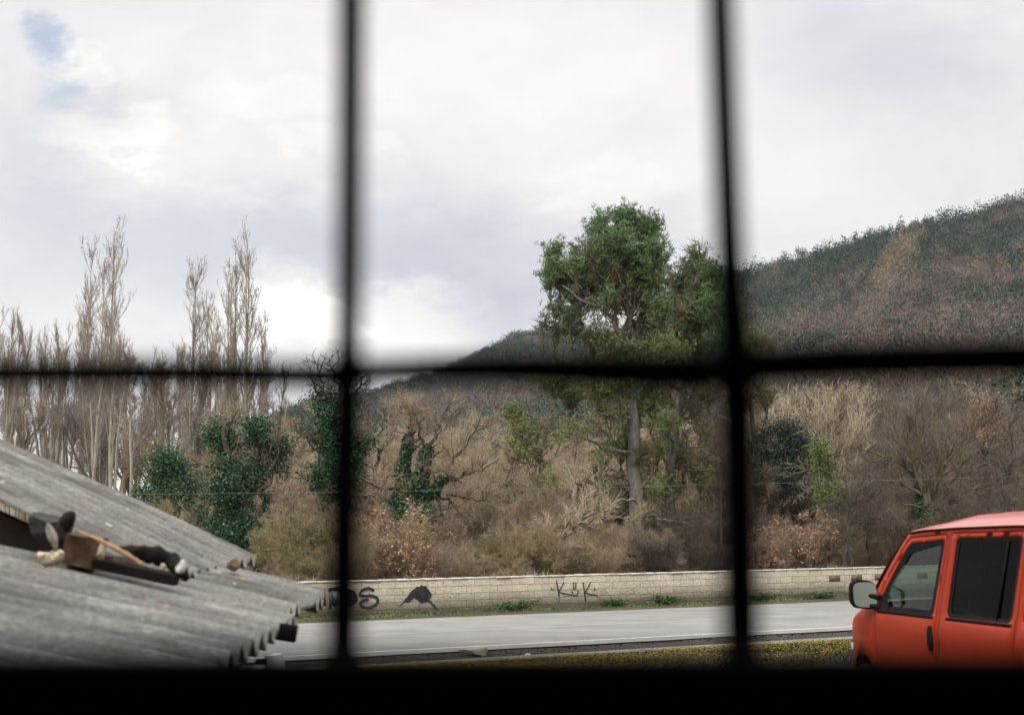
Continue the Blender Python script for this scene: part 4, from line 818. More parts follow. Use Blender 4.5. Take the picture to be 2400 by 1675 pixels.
hero('bare_tree', 49, [
    ([(2178, 1300), (2176, 1240), (2168, 1185), (2158, 1150), (2140, 1110), (2105, 1080), (2070, 1065), (2030, 1055)], .22, .03), ([(2180, 1240), (2190, 1190), (2195, 1150), (2205, 1100), (2225, 1070), (2240, 1040)], .17, .025),
    ([(2170, 1185), (2160, 1140), (2150, 1100), (2120, 1050), (2095, 1000), (2080, 960)], .10, .015), ([(2180, 1180), (2150, 1120), (2135, 1060), (2130, 1000), (2140, 950)], .09, .015), ([(2185, 1190), (2170, 1110), (2155, 1060), (2150, 1000), (2152, 940)], .09, .015),
    ([(2195, 1160), (2225, 1130), (2250, 1100), (2260, 1050), (2280, 1000)], .08, .015), ([(2200, 1190), (2240, 1160), (2290, 1140), (2320, 1130)], .07, .015), ([(2168, 1190), (2120, 1180), (2080, 1195), (2045, 1215)], .06, .015), ([(2160, 1160), (2110, 1135), (2060, 1120), (2000, 1118)], .07, .012),
    ([(2195, 1200), (2230, 1170), (2270, 1180)], .05, .012), ([(2190, 1150), (2200, 1080), (2190, 1010), (2200, 950)], .06, .012), ([(2215, 1090), (2250, 1040), (2300, 990), (2330, 960)], .05, .012)],
    'wide spreading bare tree with ivy at its base, right above the red van', 17, 'bark_moss', 'twig_shade',
    [dict(n=12, ratio=.40, ang=(R(25), R(65)), k=6, wig=.2, up=.14, rmin=.018, m=4, rr=.5, t0=.2), dict(n=6, ratio=.5, ang=(R(20), R(60)), k=3, wig=.2, up=.12, rmin=.010, lmin=.5, lmax=1.5)], dict(n=4, ang=(R(15), R(60)), l=(.2, .5), up=.2), .008, .04,
    ivy=[(0, .05, .5, 2600, .12), (1, .05, .4, 2000, .10)], leafsize=.08)
hero('bare_tree', 47, [
    ([(1982, 1325), (1985, 1260), (1988, 1210), (1992, 1160), (2005, 1110), (2012, 1080)], .08, .015), ([(1996, 1325), (1990, 1270), (1990, 1220), (2010, 1180), (2035, 1160)], .06, .012), ([(1988, 1230), (1970, 1200), (1960, 1180)], .03, .01), ([(1990, 1200), (2010, 1160), (2030, 1140)], .03, .01)],
    'small dark bare tree with twin stems left of the van roof', 18, 'bark_brown', 'twig_dark', MEDC, OAKF, .008, .04)
hero('bare_tree', 47, [
    ([(678, 1330), (680, 1270), (684, 1215), (686, 1165), (680, 1135)], .07, .02), ([(682, 1250), (660, 1225), (655, 1190), (640, 1160)], .04, .012), ([(684, 1240), (705, 1220), (715, 1200)], .03, .01), ([(684, 1200), (670, 1160), (655, 1150)], .03, .01)],
    'small dark bare tree between the broad ivy tree and the left bar', 19, 'bark_brown', 'twig_brown', MEDC, OAKF, .008, .04)
hero('bare_tree', 54, [
    ([(2340, 1290), (2335, 1200), (2330, 1120), (2300, 1060), (2280, 1000)], .15, .02), ([(2335, 1200), (2350, 1120), (2370, 1060), (2365, 990)], .1, .02), ([(2330, 1130), (2320, 1060), (2330, 980)], .06, .015), ([(2338, 1230), (2380, 1180), (2420, 1120)], .07, .015), ([(2335, 1180), (2300, 1150), (2260, 1150)], .05, .012)],
    'brown bare tree at the far right edge behind the van roof', 20, 'bark_brown', 'twig_shade', OAKC, OAKF, .008, .05)
hero('oak_tree', 58, [
    ([(2310, 1200), (2306, 1100), (2302, 1000), (2300, 930)], .12, .03), ([(2304, 1040), (2325, 990), (2330, 950)], .05, .015), ([(2303, 1000), (2285, 960)], .04, .015)],
    'tan oak still holding dry leaves, high at the right edge', 22, 'bark_brown', 'twig_tan', MEDC, OAKF, .008, .05,
    blobs=[(2308, 950, 20, 20, 16), (2300, 980, 24, 20, 16), (2320, 1010, 26, 22, 14), (2290, 1020, 20, 20, 8)], ivymat='orange', leafsize=.10)

# ------------------------------------------------------------------ shrubs with dead leaves
def shrub(name, seed, rad_, hgt, stems, m_twig, leafmat_=None, nleaf=0, tw=.0062, up=.12, arch=0.0, leafsize=.08, dens=1.0, root=None):
    rng = np.random.default_rng(seed); root = root or empty(name, (0, 0, 0)); a = rng.uniform(0, 2 * PI, stems); lean = rng.uniform(.05, 1.0, stems) ** .8
    D = norm(np.stack([np.cos(a) * lean, np.sin(a) * lean, np.full(stems, .75)], 1) * np.array([rad_ / hgt, rad_ / hgt, 1])); P = np.stack([np.cos(a), np.sin(a), np.zeros(stems)], 1) * (rng.uniform(0, .45, stems) * rad_)[:, None]
    pts, rad = polyl(rng, P, D, hgt * rng.uniform(.6, 1.05, stems), np.full(stems, .02), 6, .13, .05 - arch, .3); t = MB(); tubes(t, pts, rad, 4)
    tp = twiggery(rng, t, pts, rad, [dict(n=int(9 * dens), ratio=.42, ang=(R(25), R(75)), k=3, wig=.3, up=up - arch, rmin=.009, t0=.1), dict(n=4, ratio=.6, ang=(R(20), R(70)), k=2, wig=.25, up=up - arch, rmin=.007, lmin=.25)], dict(n=7, ang=(R(20), R(75)), l=(.12, .42), up=up), tw)
    t.build('branches', M[m_twig], root)
    if leafmat_:
        q = tp[-1][:, 1:].reshape(-1, 3); q = q[rng.integers(0, len(q), nleaf)] + rng.normal(0, .07, (nleaf, 3)); V, F = scatter_quads(rng, q, leafsize, 1.3); mesh('leaves', V, [F], M[leafmat_], root)
    return root
def place(o, px, Y_, sc=1.0, z=None, rot=0.0):
    b_ = at(px, 1300, Y_); p_ = -(-UY * b_[0] + UX * b_[1]); o.location = (b_[0], b_[1], float(zground(UX * b_[1] - UY * b_[0])) - .03 if z is None else z); o.scale = (sc, sc, sc); o.rotation_euler = (0, 0, rot); return o
o = place(shrub('oak_sapling', 201, 1.15, 2.6, 26, 'twig_brown', 'orange', 5000, leafsize=.075), 948, 40.6, .74); meta(o, 'oak sapling with dry orange leaves just behind the wall, below the ivy oak', 'shrub')
o = place(shrub('oak_sapling', 202, .8, 2.6, 14, 'twig_brown', 'orange', 2000, leafsize=.085), 925, 42.6, .95); meta(o, 'taller thin sapling with orange leaves climbing toward the ivy stems', 'shrub')
o = place(shrub('oak_sapling', 203, 1.1, 2.2, 20, 'twig_mauve', 'orange', 1300, leafsize=.07), 878, 42.5, .8); meta(o, 'reddish brown shrub with few dead leaves beside the left grille bar', 'shrub')
o = place(shrub('oak_sapling', 204, 1.2, 2.4, 22, 'twig_mauve', 'orange', 3000, leafsize=.08), 1870, 47.5, .85); meta(o, 'orange leaved shrub under the holm oak, right of the thick bar', 'shrub')
o = place(shrub('oak_sapling', 205, .9, 1.5, 16, 'twig_mauve', 'orange', 1000, leafsize=.07), 1800, 47.0); meta(o, 'low sparse orange shrub close to the thick right grille bar', 'shrub')
o = place(shrub('olive_shrub', 206, 1.9, 2.0, 50, 'twig_olive', None, 0, arch=.08), 1215, 44.0, .85); meta(o, 'rounded olive brown bush left of the K graffiti', 'shrub')
o = place(shrub('olive_shrub', 207, 1.8, 1.7, 50, 'twig_olive', None, 0, arch=.1), 1290, 44.6); meta(o, 'low olive bramble mound directly above the K graffiti', 'shrub')
o = place(shrub('olive_shrub', 208, 1.0, 3.0, 30, 'twig_olive', None, 0), 375, 47, .8); meta(o, 'yellowish upright shrub in front of the round headed ivy tree', 'shrub')
o = place(shrub('pale_shrub', 209, 1.3, 3.4, 26, 'twig_brown', None, 0, up=.2), 1265, 49, 1.0); meta(o, 'pale feathery bare shrub around the leaning pine', 'shrub')
o = place(shrub('dark_shrub', 210, .8, 1.3, 26, 'twig_dark', None, 0), 1525, 44.3); meta(o, 'small dark purple bush under the tall pine', 'shrub')
o = place(shrub('olive_shrub', 211, 1.3, 2.2, 36, 'twig_olive', 'ivy', 900), 730, 43); meta(o, 'dull green undergrowth bush left of the left grille bar', 'shrub')
o = place(shrub('juniper', 212, .7, 3.2, 26, 'twig_dark', 'holm', 7000, leafsize=.07), 1200, 56); meta(o, 'blue green juniper behind the bare thicket, between oak and pines', 'shrub')
o = place(shrub('juniper', 213, .6, 2.6, 20, 'twig_dark', 'ivy', 4500, leafsize=.07), 1245, 53, 1.0); meta(o, 'green juniper below and left of the leaning pine', 'shrub')
o = place(shrub('pine_sapling', 214, .9, 3.2, 18, 'twig_dark', 'ivy', 3500, leafsize=.09), 1430, 55, 1.1); meta(o, 'dark evergreen undergrowth shrub at the foot of the tall pine', 'shrub')
sp = [shrub('bramble_bush', 220, 1.7, 2.3, 44, 'twig_brown', arch=.06), shrub('bramble_bush', 221, 1.9, 2.0, 44, 'twig_mauve', arch=.1), shrub('bramble_bush', 222, 1.4, 2.8, 30, 'twig_brown', up=.18), shrub('bramble_bush', 223, 1.6, 2.4, 40, 'twig_olive'), shrub('bramble_bush', 224, 1.5, 2.6, 40, 'twig_dark')]
us_ = [False] * 5; rs = np.random.default_rng(44)
for row, (p_, ds, sm) in enumerate(((37.4, 1.9, .50), (39.2, 1.9, .62), (41.5, 2.0, .72), (44.5, 2.2, .82), (48.5, 2.4, .95))):
    s_ = frame_s(520, p_)
    s1_ = frame_s(2420, p_)
    while s_ < s1_:
        w0 = W(s_, p_); bx0 = 1200 + FPX * w0[0] / w0[1]; rt = bx0 > 1500; k = rs.choice(5, p=[.3, .15, .05, .1, .4] if rt else [.3, .25, .25, .1, .1]); o = sp[k] if not us_[k] else copy_tree(sp[k]); us_[k] = True
        q = W(s_ + rs.normal(0, .3), p_ + rs.uniform(-.6, .6)); o.location = (q[0], q[1], float(zground(p_)) - .05); c_ = sm * rs.uniform(.75, 1.2) * (.45 if bx0 < 690 else 1); o.scale = (c_, c_, c_ * rs.uniform(.8, 1.1)); o.rotation_euler = (0, 0, rs.uniform(0, 6.28))
        bpx = 1200 + FPX * q[0] / q[1]; kn = ('brown', 'mauve brown spreading', 'brown upright', 'olive', 'dark umber')[k]; zn = ('left of the left bar' if bpx < 790 else 'below the ivy oak' if bpx < 1100 else 'above the K graffiti' if bpx < 1450 else 'at the foot of the pines' if bpx < 1730 else 'beneath the holm oak' if bpx < 1960 else 'behind the van'); dn = ('right behind the wall', 'right behind the wall', 'in the middle of the thicket', 'deep in the thicket', 'deep in the thicket')[row]
        meta(o, '%s bramble bush %s, %s' % (kn, dn, zn), 'shrub', 'brambles: %s, %s, %s' % (kn, dn, zn)); s_ += ds * rs.uniform(.75, 1.25)

# thin post beside the thick bar and the overhead cable
mb = MB(); b0 = at(1690, 1338, 46.5); b0[2] = .5; t0 = at(1690, 1085, 46.5); mb.tube([b0, (b0 + t0) / 2, t0], [.045, .042, .038], 8); mb.box(t0 + np.array((0, 0, .02)), (.10, .10, .05))
meta(mb.build('metal_post', M['bark_brown'], loc=b0), 'thin weathered post rising behind the wall left of the thick bar', 'post')
a_ = at(-500, 1153, 30); c2 = at(3000, 1095, 48); b_ = at(1200, 1146, 38)
ts = np.linspace(0, 1, 60); cab = np.array([(1 - t) ** 2 * a_ + 2 * t * (1 - t) * (2 * b_ - (a_ + c2) / 2) + t * t * c2 for t in ts])
mb = MB(); mb.tube(cab, .0028, 5); meta(mb.build('overhead_cable', simple('pale_cable', (.24, .23, .21), .6)), 'thin pale overhead cable crossing in front of the trees', 'cable')
for e in (a_, c2):
    mb = MB(); g0 = e.copy(); g0[2] = -.1; top = e + np.array((0, 0, .4)); mb.tube([g0, (g0 + top) / 2, top], [.13, .11, .09], 10); mb.box(e, (.2, .3, .08))
    meta(mb.build('utility_pole', M['bark_grey'], loc=g0), 'wooden pole carrying the thin overhead cable', 'pole', 'poles of the overhead cable')
#END_PART2
# ------------------------------------------------------------------ corrugated shed roof below the window
shed = empty('shed', (-1.9, 4.6, 1.1), 'low shed with weathered grey corrugated roof sheets, lower left', 'shed')
SL = np.array(shed.location)
def corr(name, xe, ze, slope, xlen, ya, yb, seed, parent, pitch=.177, amp=.026, th=.007, skew=0.0, endj=.02, label=None, mat=None):
    """sheet falling towards +X; corrugations run along X; eave at x=xe"""
    rng = np.random.default_rng(seed); ny = int((yb - ya) / pitch * 10) + 1; yv = np.linspace(ya, yb, ny); nx = 40
    tt = np.linspace(0, 1, nx); cell = np.floor((yv - ya) / (pitch * 3.0)).astype(int); ej = rng.normal(0, endj, cell.max() + 2)[cell]
    wob = vnoise(yv * 1.3, yv * 0 + seed, seed) * .012
    top = np.zeros((nx, ny, 3))
    for i, t in enumerate(tt):
        L = xlen * (1 - t)
        x = xe + ej * (t ** 3) - L + skew * (yv - yb); z = ze + slope * (L) + amp * np.sin((yv - ya) / pitch * 2 * PI) + wob + .01 * np.sin(L * 2.1 + yv) - .004 * (t > .95) * rng.uniform(0, 1, ny)
        top[i, :, 0] = x; top[i, :, 1] = yv; top[i, :, 2] = z
    bot = top.copy(); bot[..., 2] -= th * 1.6
    mb = MB(); mb.grid(top); mb.grid(bot[:, ::-1])
    for a, b in ((top[-1], bot[-1]), (bot[0], top[0])): mb.grid(np.stack([a, b], 0))
    for a, b in ((top[:, 0], bot[:, 0]), (bot[:, -1], top[:, -1])): mb.grid(np.stack([b, a], 0))
    o = mb.build(name, mat or M['fibre'], parent, smooth=True, loc=SL)
    if label: o['label'] = label
    return o
# lower near roof: eave along Y at x ~ -0.75; upper far roof: steeper, eave further left
corr('roof_sheet', -.83, 2.555, .20, 3.6, 1.9, 6.36, 3, shed, skew=-.033, endj=.03, label='lower roof sheet nearest the window')
corr('roof_sheet', -1.31, 2.70, .455, 3.2, 5.15, 6.95, 5, shed, skew=-.02, amp=.024, label='steeper upper roof sheet')
# walls under the roofs
M['plaster'] = simple('white_render', (.70, .67, .62), .85, var=.12, scale=4, bmp=.2)
mb = MB(); mb.box((-2.6, 6.1, 1.75), (2.6, .12, 1.5)); mb.box((-2.4, 2.3, 1.7), (2.6, .12, 1.4)); mb.box((-3.5, 4.2, 1.9), (.12, 4.0, 1.9)); mb.build('wall', M['plaster'], shed, loc=SL)
M['oldwood'] = bark('old_timber', (.035, .028, .02), (.09, .07, .05), (.20, .15, .10), 9)
M['darkwood'] = simple('black_timber', (.014, .011, .009), .9, spec=.08, var=.4)
mb = MB()
pw = at(647, 1530, 4.35); mb.tube([(pw[0], pw[1], 1.0), (pw[0], pw[1], 2.0), (pw[0] - .004, pw[1], 2.46), (pw[0] - .008, pw[1], 2.50)], [.037, .037, .036, .028], 20); mb.build('post', M['plaster'], shed, smooth=True, loc=SL)['label'] = 'white rendered post under the eave'
mb = MB(); pk = at(612, 1530, 4.3); mb.box((pk[0], pk[1], 1.78), (.028, .05, 1.42)); mb.build('post', M['darkwood'], shed, loc=SL)['label'] = 'thin black timber post under the eave'
mb = MB(); pb = at(675, 1466, 4.62); mb.box((pb[0] - .14, pb[1], pb[2]), (.34, .06, .052), rot=(0, R(9), .05)); mb.build('beam', M['darkwood'], shed, loc=SL)['label'] = 'dark rafter end below the eave'
mb = MB(); pl = at(575, 1575, 4.2); mb.box((pl[0], pl[1], pl[2] - .34), (.09, .16, .72)); mb.build('low_wall', M['plaster'], shed, loc=SL)
# white flashing with a black cap at the far corner of the eave
mb = MB(); pf = at(786, 1402, 6.4); mb.box(pf, (.045, .05, .062)); mb.box(pf + np.array((-.022, -.03, -.012)), (.01, .02, .07)); mb.build('bracket', simple('grey_metal', (.30, .30, .31), .5, .3), shed, loc=SL)

mb = MB(); ga = [(x, y, z) for y in (5.20, 5.26) for x, z in ((-1.34, 2.66), (-4.4, 4.05), (-4.4, 3.1), (-1.34, 2.5))]; mb.add(ga, [(0, 1, 2, 3), (4, 7, 6, 5), (0, 4, 5, 1), (3, 2, 6, 7)]); mb.build('gap_backing', M['darkwood'], shed, loc=SL)  # dark backing added for the shade in the gap between the roofs
# debris between the two roof levels
def lump(name, c, d, rot, mat, label, cat, seed, parent=None):
    import bmesh
    bm = bmesh.new(); bmesh.ops.create_cube(bm, size=1); bmesh.ops.bevel(bm, geom=bm.edges[:], offset=.06, segments=1); bmesh.ops.subdivide_edges(bm, edges=bm.edges[:], cuts=3, use_grid_fill=True); r = np.random.default_rng(seed)
    for v in bm.verts:
        x = v.co; k = float(vnoise(x.x * 3 + seed, x.y * 3 + x.z * 2, seed)) * .07 + r.normal(0, .012); v.co = Vector((x.x * d[0] * (1 + k), x.y * d[1] * (1 + k), x.z * d[2] * (1 + k)))
    me = bpy.data.meshes.new(name); bm.to_mesh(me); bm.free(); me.materials.append(mat)
    o = bpy.data.objects.new(name, me); COL.objects.link(o); o.location = Vector([float(q) for q in c]); o.rotation_euler = rot; return meta(o, label, cat)
M['brick'] = simple('old_brick', (.10, .052, .022), .9, var=.5, scale=14, bmp=.7); M['cream'] = simple('cream_stone', (.62, .52, .34), .9, var=.25, scale=10, bmp=.4)
M['stick'] = bark('fresh_wood', (.20, .11, .05), (.33, .20, .10), (.45, .30, .17), 8); M['darkrock'] = simple('dark_stone', (.028, .026, .026), .9, var=.5, scale=12, bmp=.6)
YD = 4.95
lump('brick', at(199, 1288, YD), (.115, .16, .105), (.02, .18, .05), M['brick'], 'brown hollow clay brick wedged between the two roof levels', 'brick', 1)
def chip(c, d, rot, mat, label, seed, name='stone', cat='stone'):
    o = rock(name, c, np.array(d) / 1.3, seed, mat, label, cat, 3); o.rotation_euler = rot; return o
chip(at(237, 1298, YD - .1), (.014, .08, .065), (.1, .1, .1), simple('pale_tile', (.36, .30, .19), .9, var=.5, scale=30, bmp=.5), 'thin pale tile edge standing against the brown brick', 2, 'tile', 'tile')
chip(at(120, 1238, YD), (.125, .12, .085), (.1, .3, .3), M['darkrock'], 'dark rounded stone at the top of the rubble on the roof', 3)
chip(at(160, 1222, YD - .12), (.04, .06, .055), (.1, .6, .3), M['darkwood'], 'small black stone touching the dark rounded one', 13)
chip(at(124, 1262, YD - .2), (.022, .05, .075), (.1, -.35, .3), simple('grey_chip', (.30, .27, .22), .9, var=.4, scale=30), 'thin pale chip leaning below the dark rounded stone', 5)
def rough_tube(name, px_pts, Ys, rads, mat, label, cat, seed, m=12, amp=.18):
    r = np.random.default_rng(seed); q = catmull([at(x, y, Y_) for (x, y), Y_ in zip(px_pts, Ys)], 30); rad = np.interp(np.linspace(0, 1, 31), np.linspace(0, 1, len(rads)), rads)
    mb = MB(); mb.tube(q, rad, m); V = mb.v[0]; k = r.normal(1, amp, (31, m)); k = (k + np.roll(k, 1, 0) + np.roll(k, 1, 1)) / 3; c_ = np.repeat(q, m, 0); mb.v[0] = c_ + (V - c_) * k.reshape(-1, 1)
    return meta(mb.build(name, mat, loc=q[0]), label, cat)
rough_tube('bent_fragment', [(88, 1296), (105, 1308), (124, 1312), (138, 1300), (146, 1292)], [YD - .3] * 5, [.008, .022, .026, .014, .010], simple('cream_shard', (.50, .43, .29), .9, var=.5, scale=35, bmp=.6), 'cream coloured bent fragment lying left of the brown brick', 'fragment', 4, amp=.35)
rough_tube('wood_batten', [(178, 1243), (235, 1266), (285, 1292), (333, 1322)], [YD - .12, YD - .2, YD - .25, YD - .28], [.004, .007, .009, .007], M['stick'], 'orange brown stick lying across the rubble on the roof', 'stick', 5, 6, .2)
rough_tube('rotten_log', [(270, 1284), (320, 1294), (370, 1302), (405, 1316), (424, 1338), (440, 1358)], [YD + .05, YD, YD, YD, YD - .1, YD - .1], [.008, .024, .032, .030, .022, .010], M['darkwood'], 'curved blackened log filling the gap between the roof levels', 'log', 3, 14, .22)
lump('timber_block', at(318, 1338, YD - .1), (.30, .08, .036), (.05, .20, .0), M['darkwood'], 'black rotten board under the orange brown stick', 'board', 9)
lump('timber_block', at(268, 1318, YD - .06), (.16, .05, .05), (.05, .12, .2), M['oldwood'], 'short weathered board end right of the brown brick', 'board', 19)
chip(at(425, 1327, YD - .25), (.024, .03, .034), (.3, .4, .2), simple('white_stone', (.60, .58, .53), .9, var=.4, scale=30), 'white pebble at the right end of the blackened log', 6)
chip(at(380, 1328, YD - .25), (.016, .02, .016), (.3, .1, .2), simple('beige_stone', (.42, .38, .30), .9, var=.4, scale=30), 'tiny pale pebble resting on the blackened log', 7)
chip(at(547, 1322, 6.0), (.04, .06, .038), (.3, .2, .2), M['brick'], 'brown stone under the eave of the steeper roof sheet', 8)
rr = np.random.default_rng(77)

# ------------------------------------------------------------------ red van
S0 = 8.9; hd = np.array((-.1442, .9896)); nin = np.array((.9896, .1442)); GZ = 1.12; HW = .84
org = hd * S0 + nin * (4.279 + HW)
van = empty('van', (org[0], org[1], GZ), 'red van parked on the right, seen from behind its left door mirror', 'van'); van.rotation_euler = (0, 0, math.atan2(hd[1], hd[0]))
# local frame: x forward (s), y left, z up
m, nt, b = newmat('red_paint'); tcv = N(nt, 'ShaderNodeTexCoord').outputs['Object']
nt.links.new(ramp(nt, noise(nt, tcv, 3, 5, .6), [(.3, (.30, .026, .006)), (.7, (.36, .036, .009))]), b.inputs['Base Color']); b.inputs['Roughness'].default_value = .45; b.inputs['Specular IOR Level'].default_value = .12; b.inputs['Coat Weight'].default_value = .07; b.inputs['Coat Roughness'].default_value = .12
M['red'] = m
M['trim'] = simple('black_trim', (.010, .010, .011), .7, spec=.06, var=.2); M['rubber'] = simple('rubber', (.02, .02, .02), .8, var=.2); M['cab'] = simple('dark_cabin', (.035, .037, .042), .8, var=.3); M['rim'] = simple('steel_rim', (.45, .45, .46), .35, .8, var=.1)
M['cabblue'] = simple('blue_grey_fabric', (.06, .075, .10), .9, var=.2)
def glass(name, tint, k):
    m = bpy.data.materials.new(name); m.use_nodes = True; nt = m.node_tree; nt.nodes.clear(); out = N(nt, 'ShaderNodeOutputMaterial')
    tr = N(nt, 'ShaderNodeBsdfTransparent'); tr.inputs[0].default_value = (*tint, 1); gl = N(nt, 'ShaderNodeBsdfGlossy'); gl.inputs['Roughness'].default_value = .03
    g = N(nt, 'ShaderNodeNewGeometry'); dp = N(nt, 'ShaderNodeVectorMath'); dp.operation = 'DOT_PRODUCT'; nt.links.new(g.outputs['Incoming'], dp.inputs[0]); nt.links.new(g.outputs['Normal'], dp.inputs[1])
    sch = math_n(nt, 'MULTIPLY_ADD', math_n(nt, 'POWER', math_n(nt, 'SUBTRACT', 1.0, math_n(nt, 'ABSOLUTE', dp.outputs['Value'])), 5.0), .95 * k, .045 * k, clamp=True)
    mx = N(nt, 'ShaderNodeMixShader'); nt.links.new(sch, mx.inputs[0])
    nt.links.new(tr.outputs[0], mx.inputs[1]); nt.links.new(gl.outputs[0], mx.inputs[2]); nt.links.new(mx.outputs[0], out.inputs[0]); return m
M['glass'] = glass('green_tinted_glass', (.42, .55, .48), .8); M['privacy'] = glass('dark_tinted_glass', (.02, .018, .017), .22)
m, nt, b = newmat('mirror_glass'); b.inputs['Base Color'].default_value = (.86, .93, .90, 1); b.inputs['Metallic'].default_value = 1; b.inputs['Roughness'].default_value = .08; M['mirror'] = m
def inset(s, z):
    s = np.asarray(s, float); z = np.asarray(z, float)
    return .20 * np.clip(z - 1.06, 0, 9) + .05 * (np.clip(.85 - z, 0, 9) / .5) ** 2 + .34 * (np.clip(s - 1.15, 0, 9) / 1.1) ** 2.4 + .10 * (np.clip(-1.7 - s, 0, 9) / .4) ** 2 - .012 * np.exp(-((z - .98) / .05) ** 2)
def sheet(outline, holes, grid=.07, side=1, off=0.0):
    def dens(p):
        out = []
        for i in range(len(p)):
            a = np.array(p[i], float); c = np.array(p[(i + 1) % len(p)], float); k = max(1, int(np.linalg.norm(c - a) / grid))
            for j in range(k): out.append(tuple(a + (c - a) * j / k))
        return out
    loops = [dens(outline)] + [dens(h) for h in holes]; vs = []; es = []
    for lp in loops:
        st = len(vs); vs += lp; es += [(st + i, st + (i + 1) % len(lp)) for i in range(len(lp))]
    o = np.array(outline); 
    def inside(pt, poly):
        x, y = pt; c = False; n = len(poly)
        for i in range(n):
            x1, y1 = poly[i]; x2, y2 = poly[i - 1]
            if (y1 > y) != (y2 > y) and x < (x2 - x1) * (y - y1) / (y2 - y1) + x1: c = not c
        return c
    gx = np.arange(o[:, 0].min(), o[:, 0].max(), grid); gz = np.arange(o[:, 1].min(), o[:, 1].max(), grid); allp = np.array(vs)
    for x in gx:
        for z in gz:
            if inside((x, z), outline) and not any(inside((x, z), h) for h in holes) and np.min(((allp - (x, z)) ** 2).sum(1)) > (grid * .35) ** 2: vs.append((x, z))
    v2, e2, f2, *_ = delaunay_2d_cdt([Vector(p) for p in vs], es, [], 0, 1e-6)
    F = []; 
    for f in f2:
        c = sum((v2[i] for i in f), Vector((0, 0))) / len(f)
        if inside(c, outline) and not any(inside(c, h) for h in holes): F.append(tuple(f) if side > 0 else tuple(f)[::-1])
    xs_ = np.array([v.x for v in v2]); zs = np.array([v.y for v in v2]); ys_ = side * (HW - inset(xs_, zs) + off)
    return np.stack([xs_, ys_, zs], 1), np.array(F)
def rnd(p, r_=.05, n=4):
    out = []
    for i in range(len(p)):
        a = np.array(p[i - 1], float); b_ = np.array(p[i], float); c = np.array(p[(i + 1) % len(p)], float); u_ = (a - b_) / np.linalg.norm(a - b_); v_ = (c - b_) / np.linalg.norm(c - b_); rr_ = min(r_, np.linalg.norm(a - b_) * .4, np.linalg.norm(c - b_) * .4)
        for t in np.linspace(0, 1, n): out.append(tuple((1 - t) ** 2 * (b_ + u_ * rr_) + 2 * t * (1 - t) * b_ + t * t * (b_ + v_ * rr_)))
    return out
FW = rnd([(1.075, 1.075), (.135, 1.10), (.125, 1.625), (.66, 1.585), (.735, 1.53), (.99, 1.22)], .035)
RW = rnd([(-.065, 1.105), (-.93, 1.13), (-.93, 1.665), (-.045, 1.64)], .05)
QW = rnd([(-1.06, 1.135), (-1.78, 1.155), (-1.70, 1.665), (-1.06, 1.668)], .05)
def arch(cx, r_=.36, n=12): return [(cx + r_ * math.cos(a), .36 + r_ * math.sin(a)) for a in np.linspace(0, PI, n)][::-1]
outline = [(-2.06, .34), (-1.72, .28)] + arch(-1.32) + [(1.02, .26)] + arch(1.42) + [(1.86, .28), (2.18, .32), (2.27, .48), (2.26, .60), (2.14, .72), (1.90, .855), (1.62, .965), (1.42, 1.04), (1.27, 1.10), (1.15, 1.20), (.98, 1.40), (.80, 1.59), (.71, 1.665), (.50, 1.685), (.0, 1.71), (-.8, 1.735), (-1.6, 1.735), (-1.92, 1.70), (-2.0, 1.5), (-2.06, 1.0)]
DO = rnd([(1.10, .45), (1.12, .80), (1.105, 1.045), (1.02, 1.245), (.75, 1.565), (.67, 1.625), (.10, 1.66), (.085, 1.10), (.085, .36), (1.0, .34)], .04)
SO = rnd([(.05, .36), (.05, 1.105), (.055, 1.668), (-.98, 1.70), (-.98, .72), (-.95, .50), (-.80, .36)], .04)
def shrinkp(p, d):
    p = np.array(p); c = p.mean(0); return [tuple(q + (c - q) / np.linalg.norm(c - q) * d) for q in p]
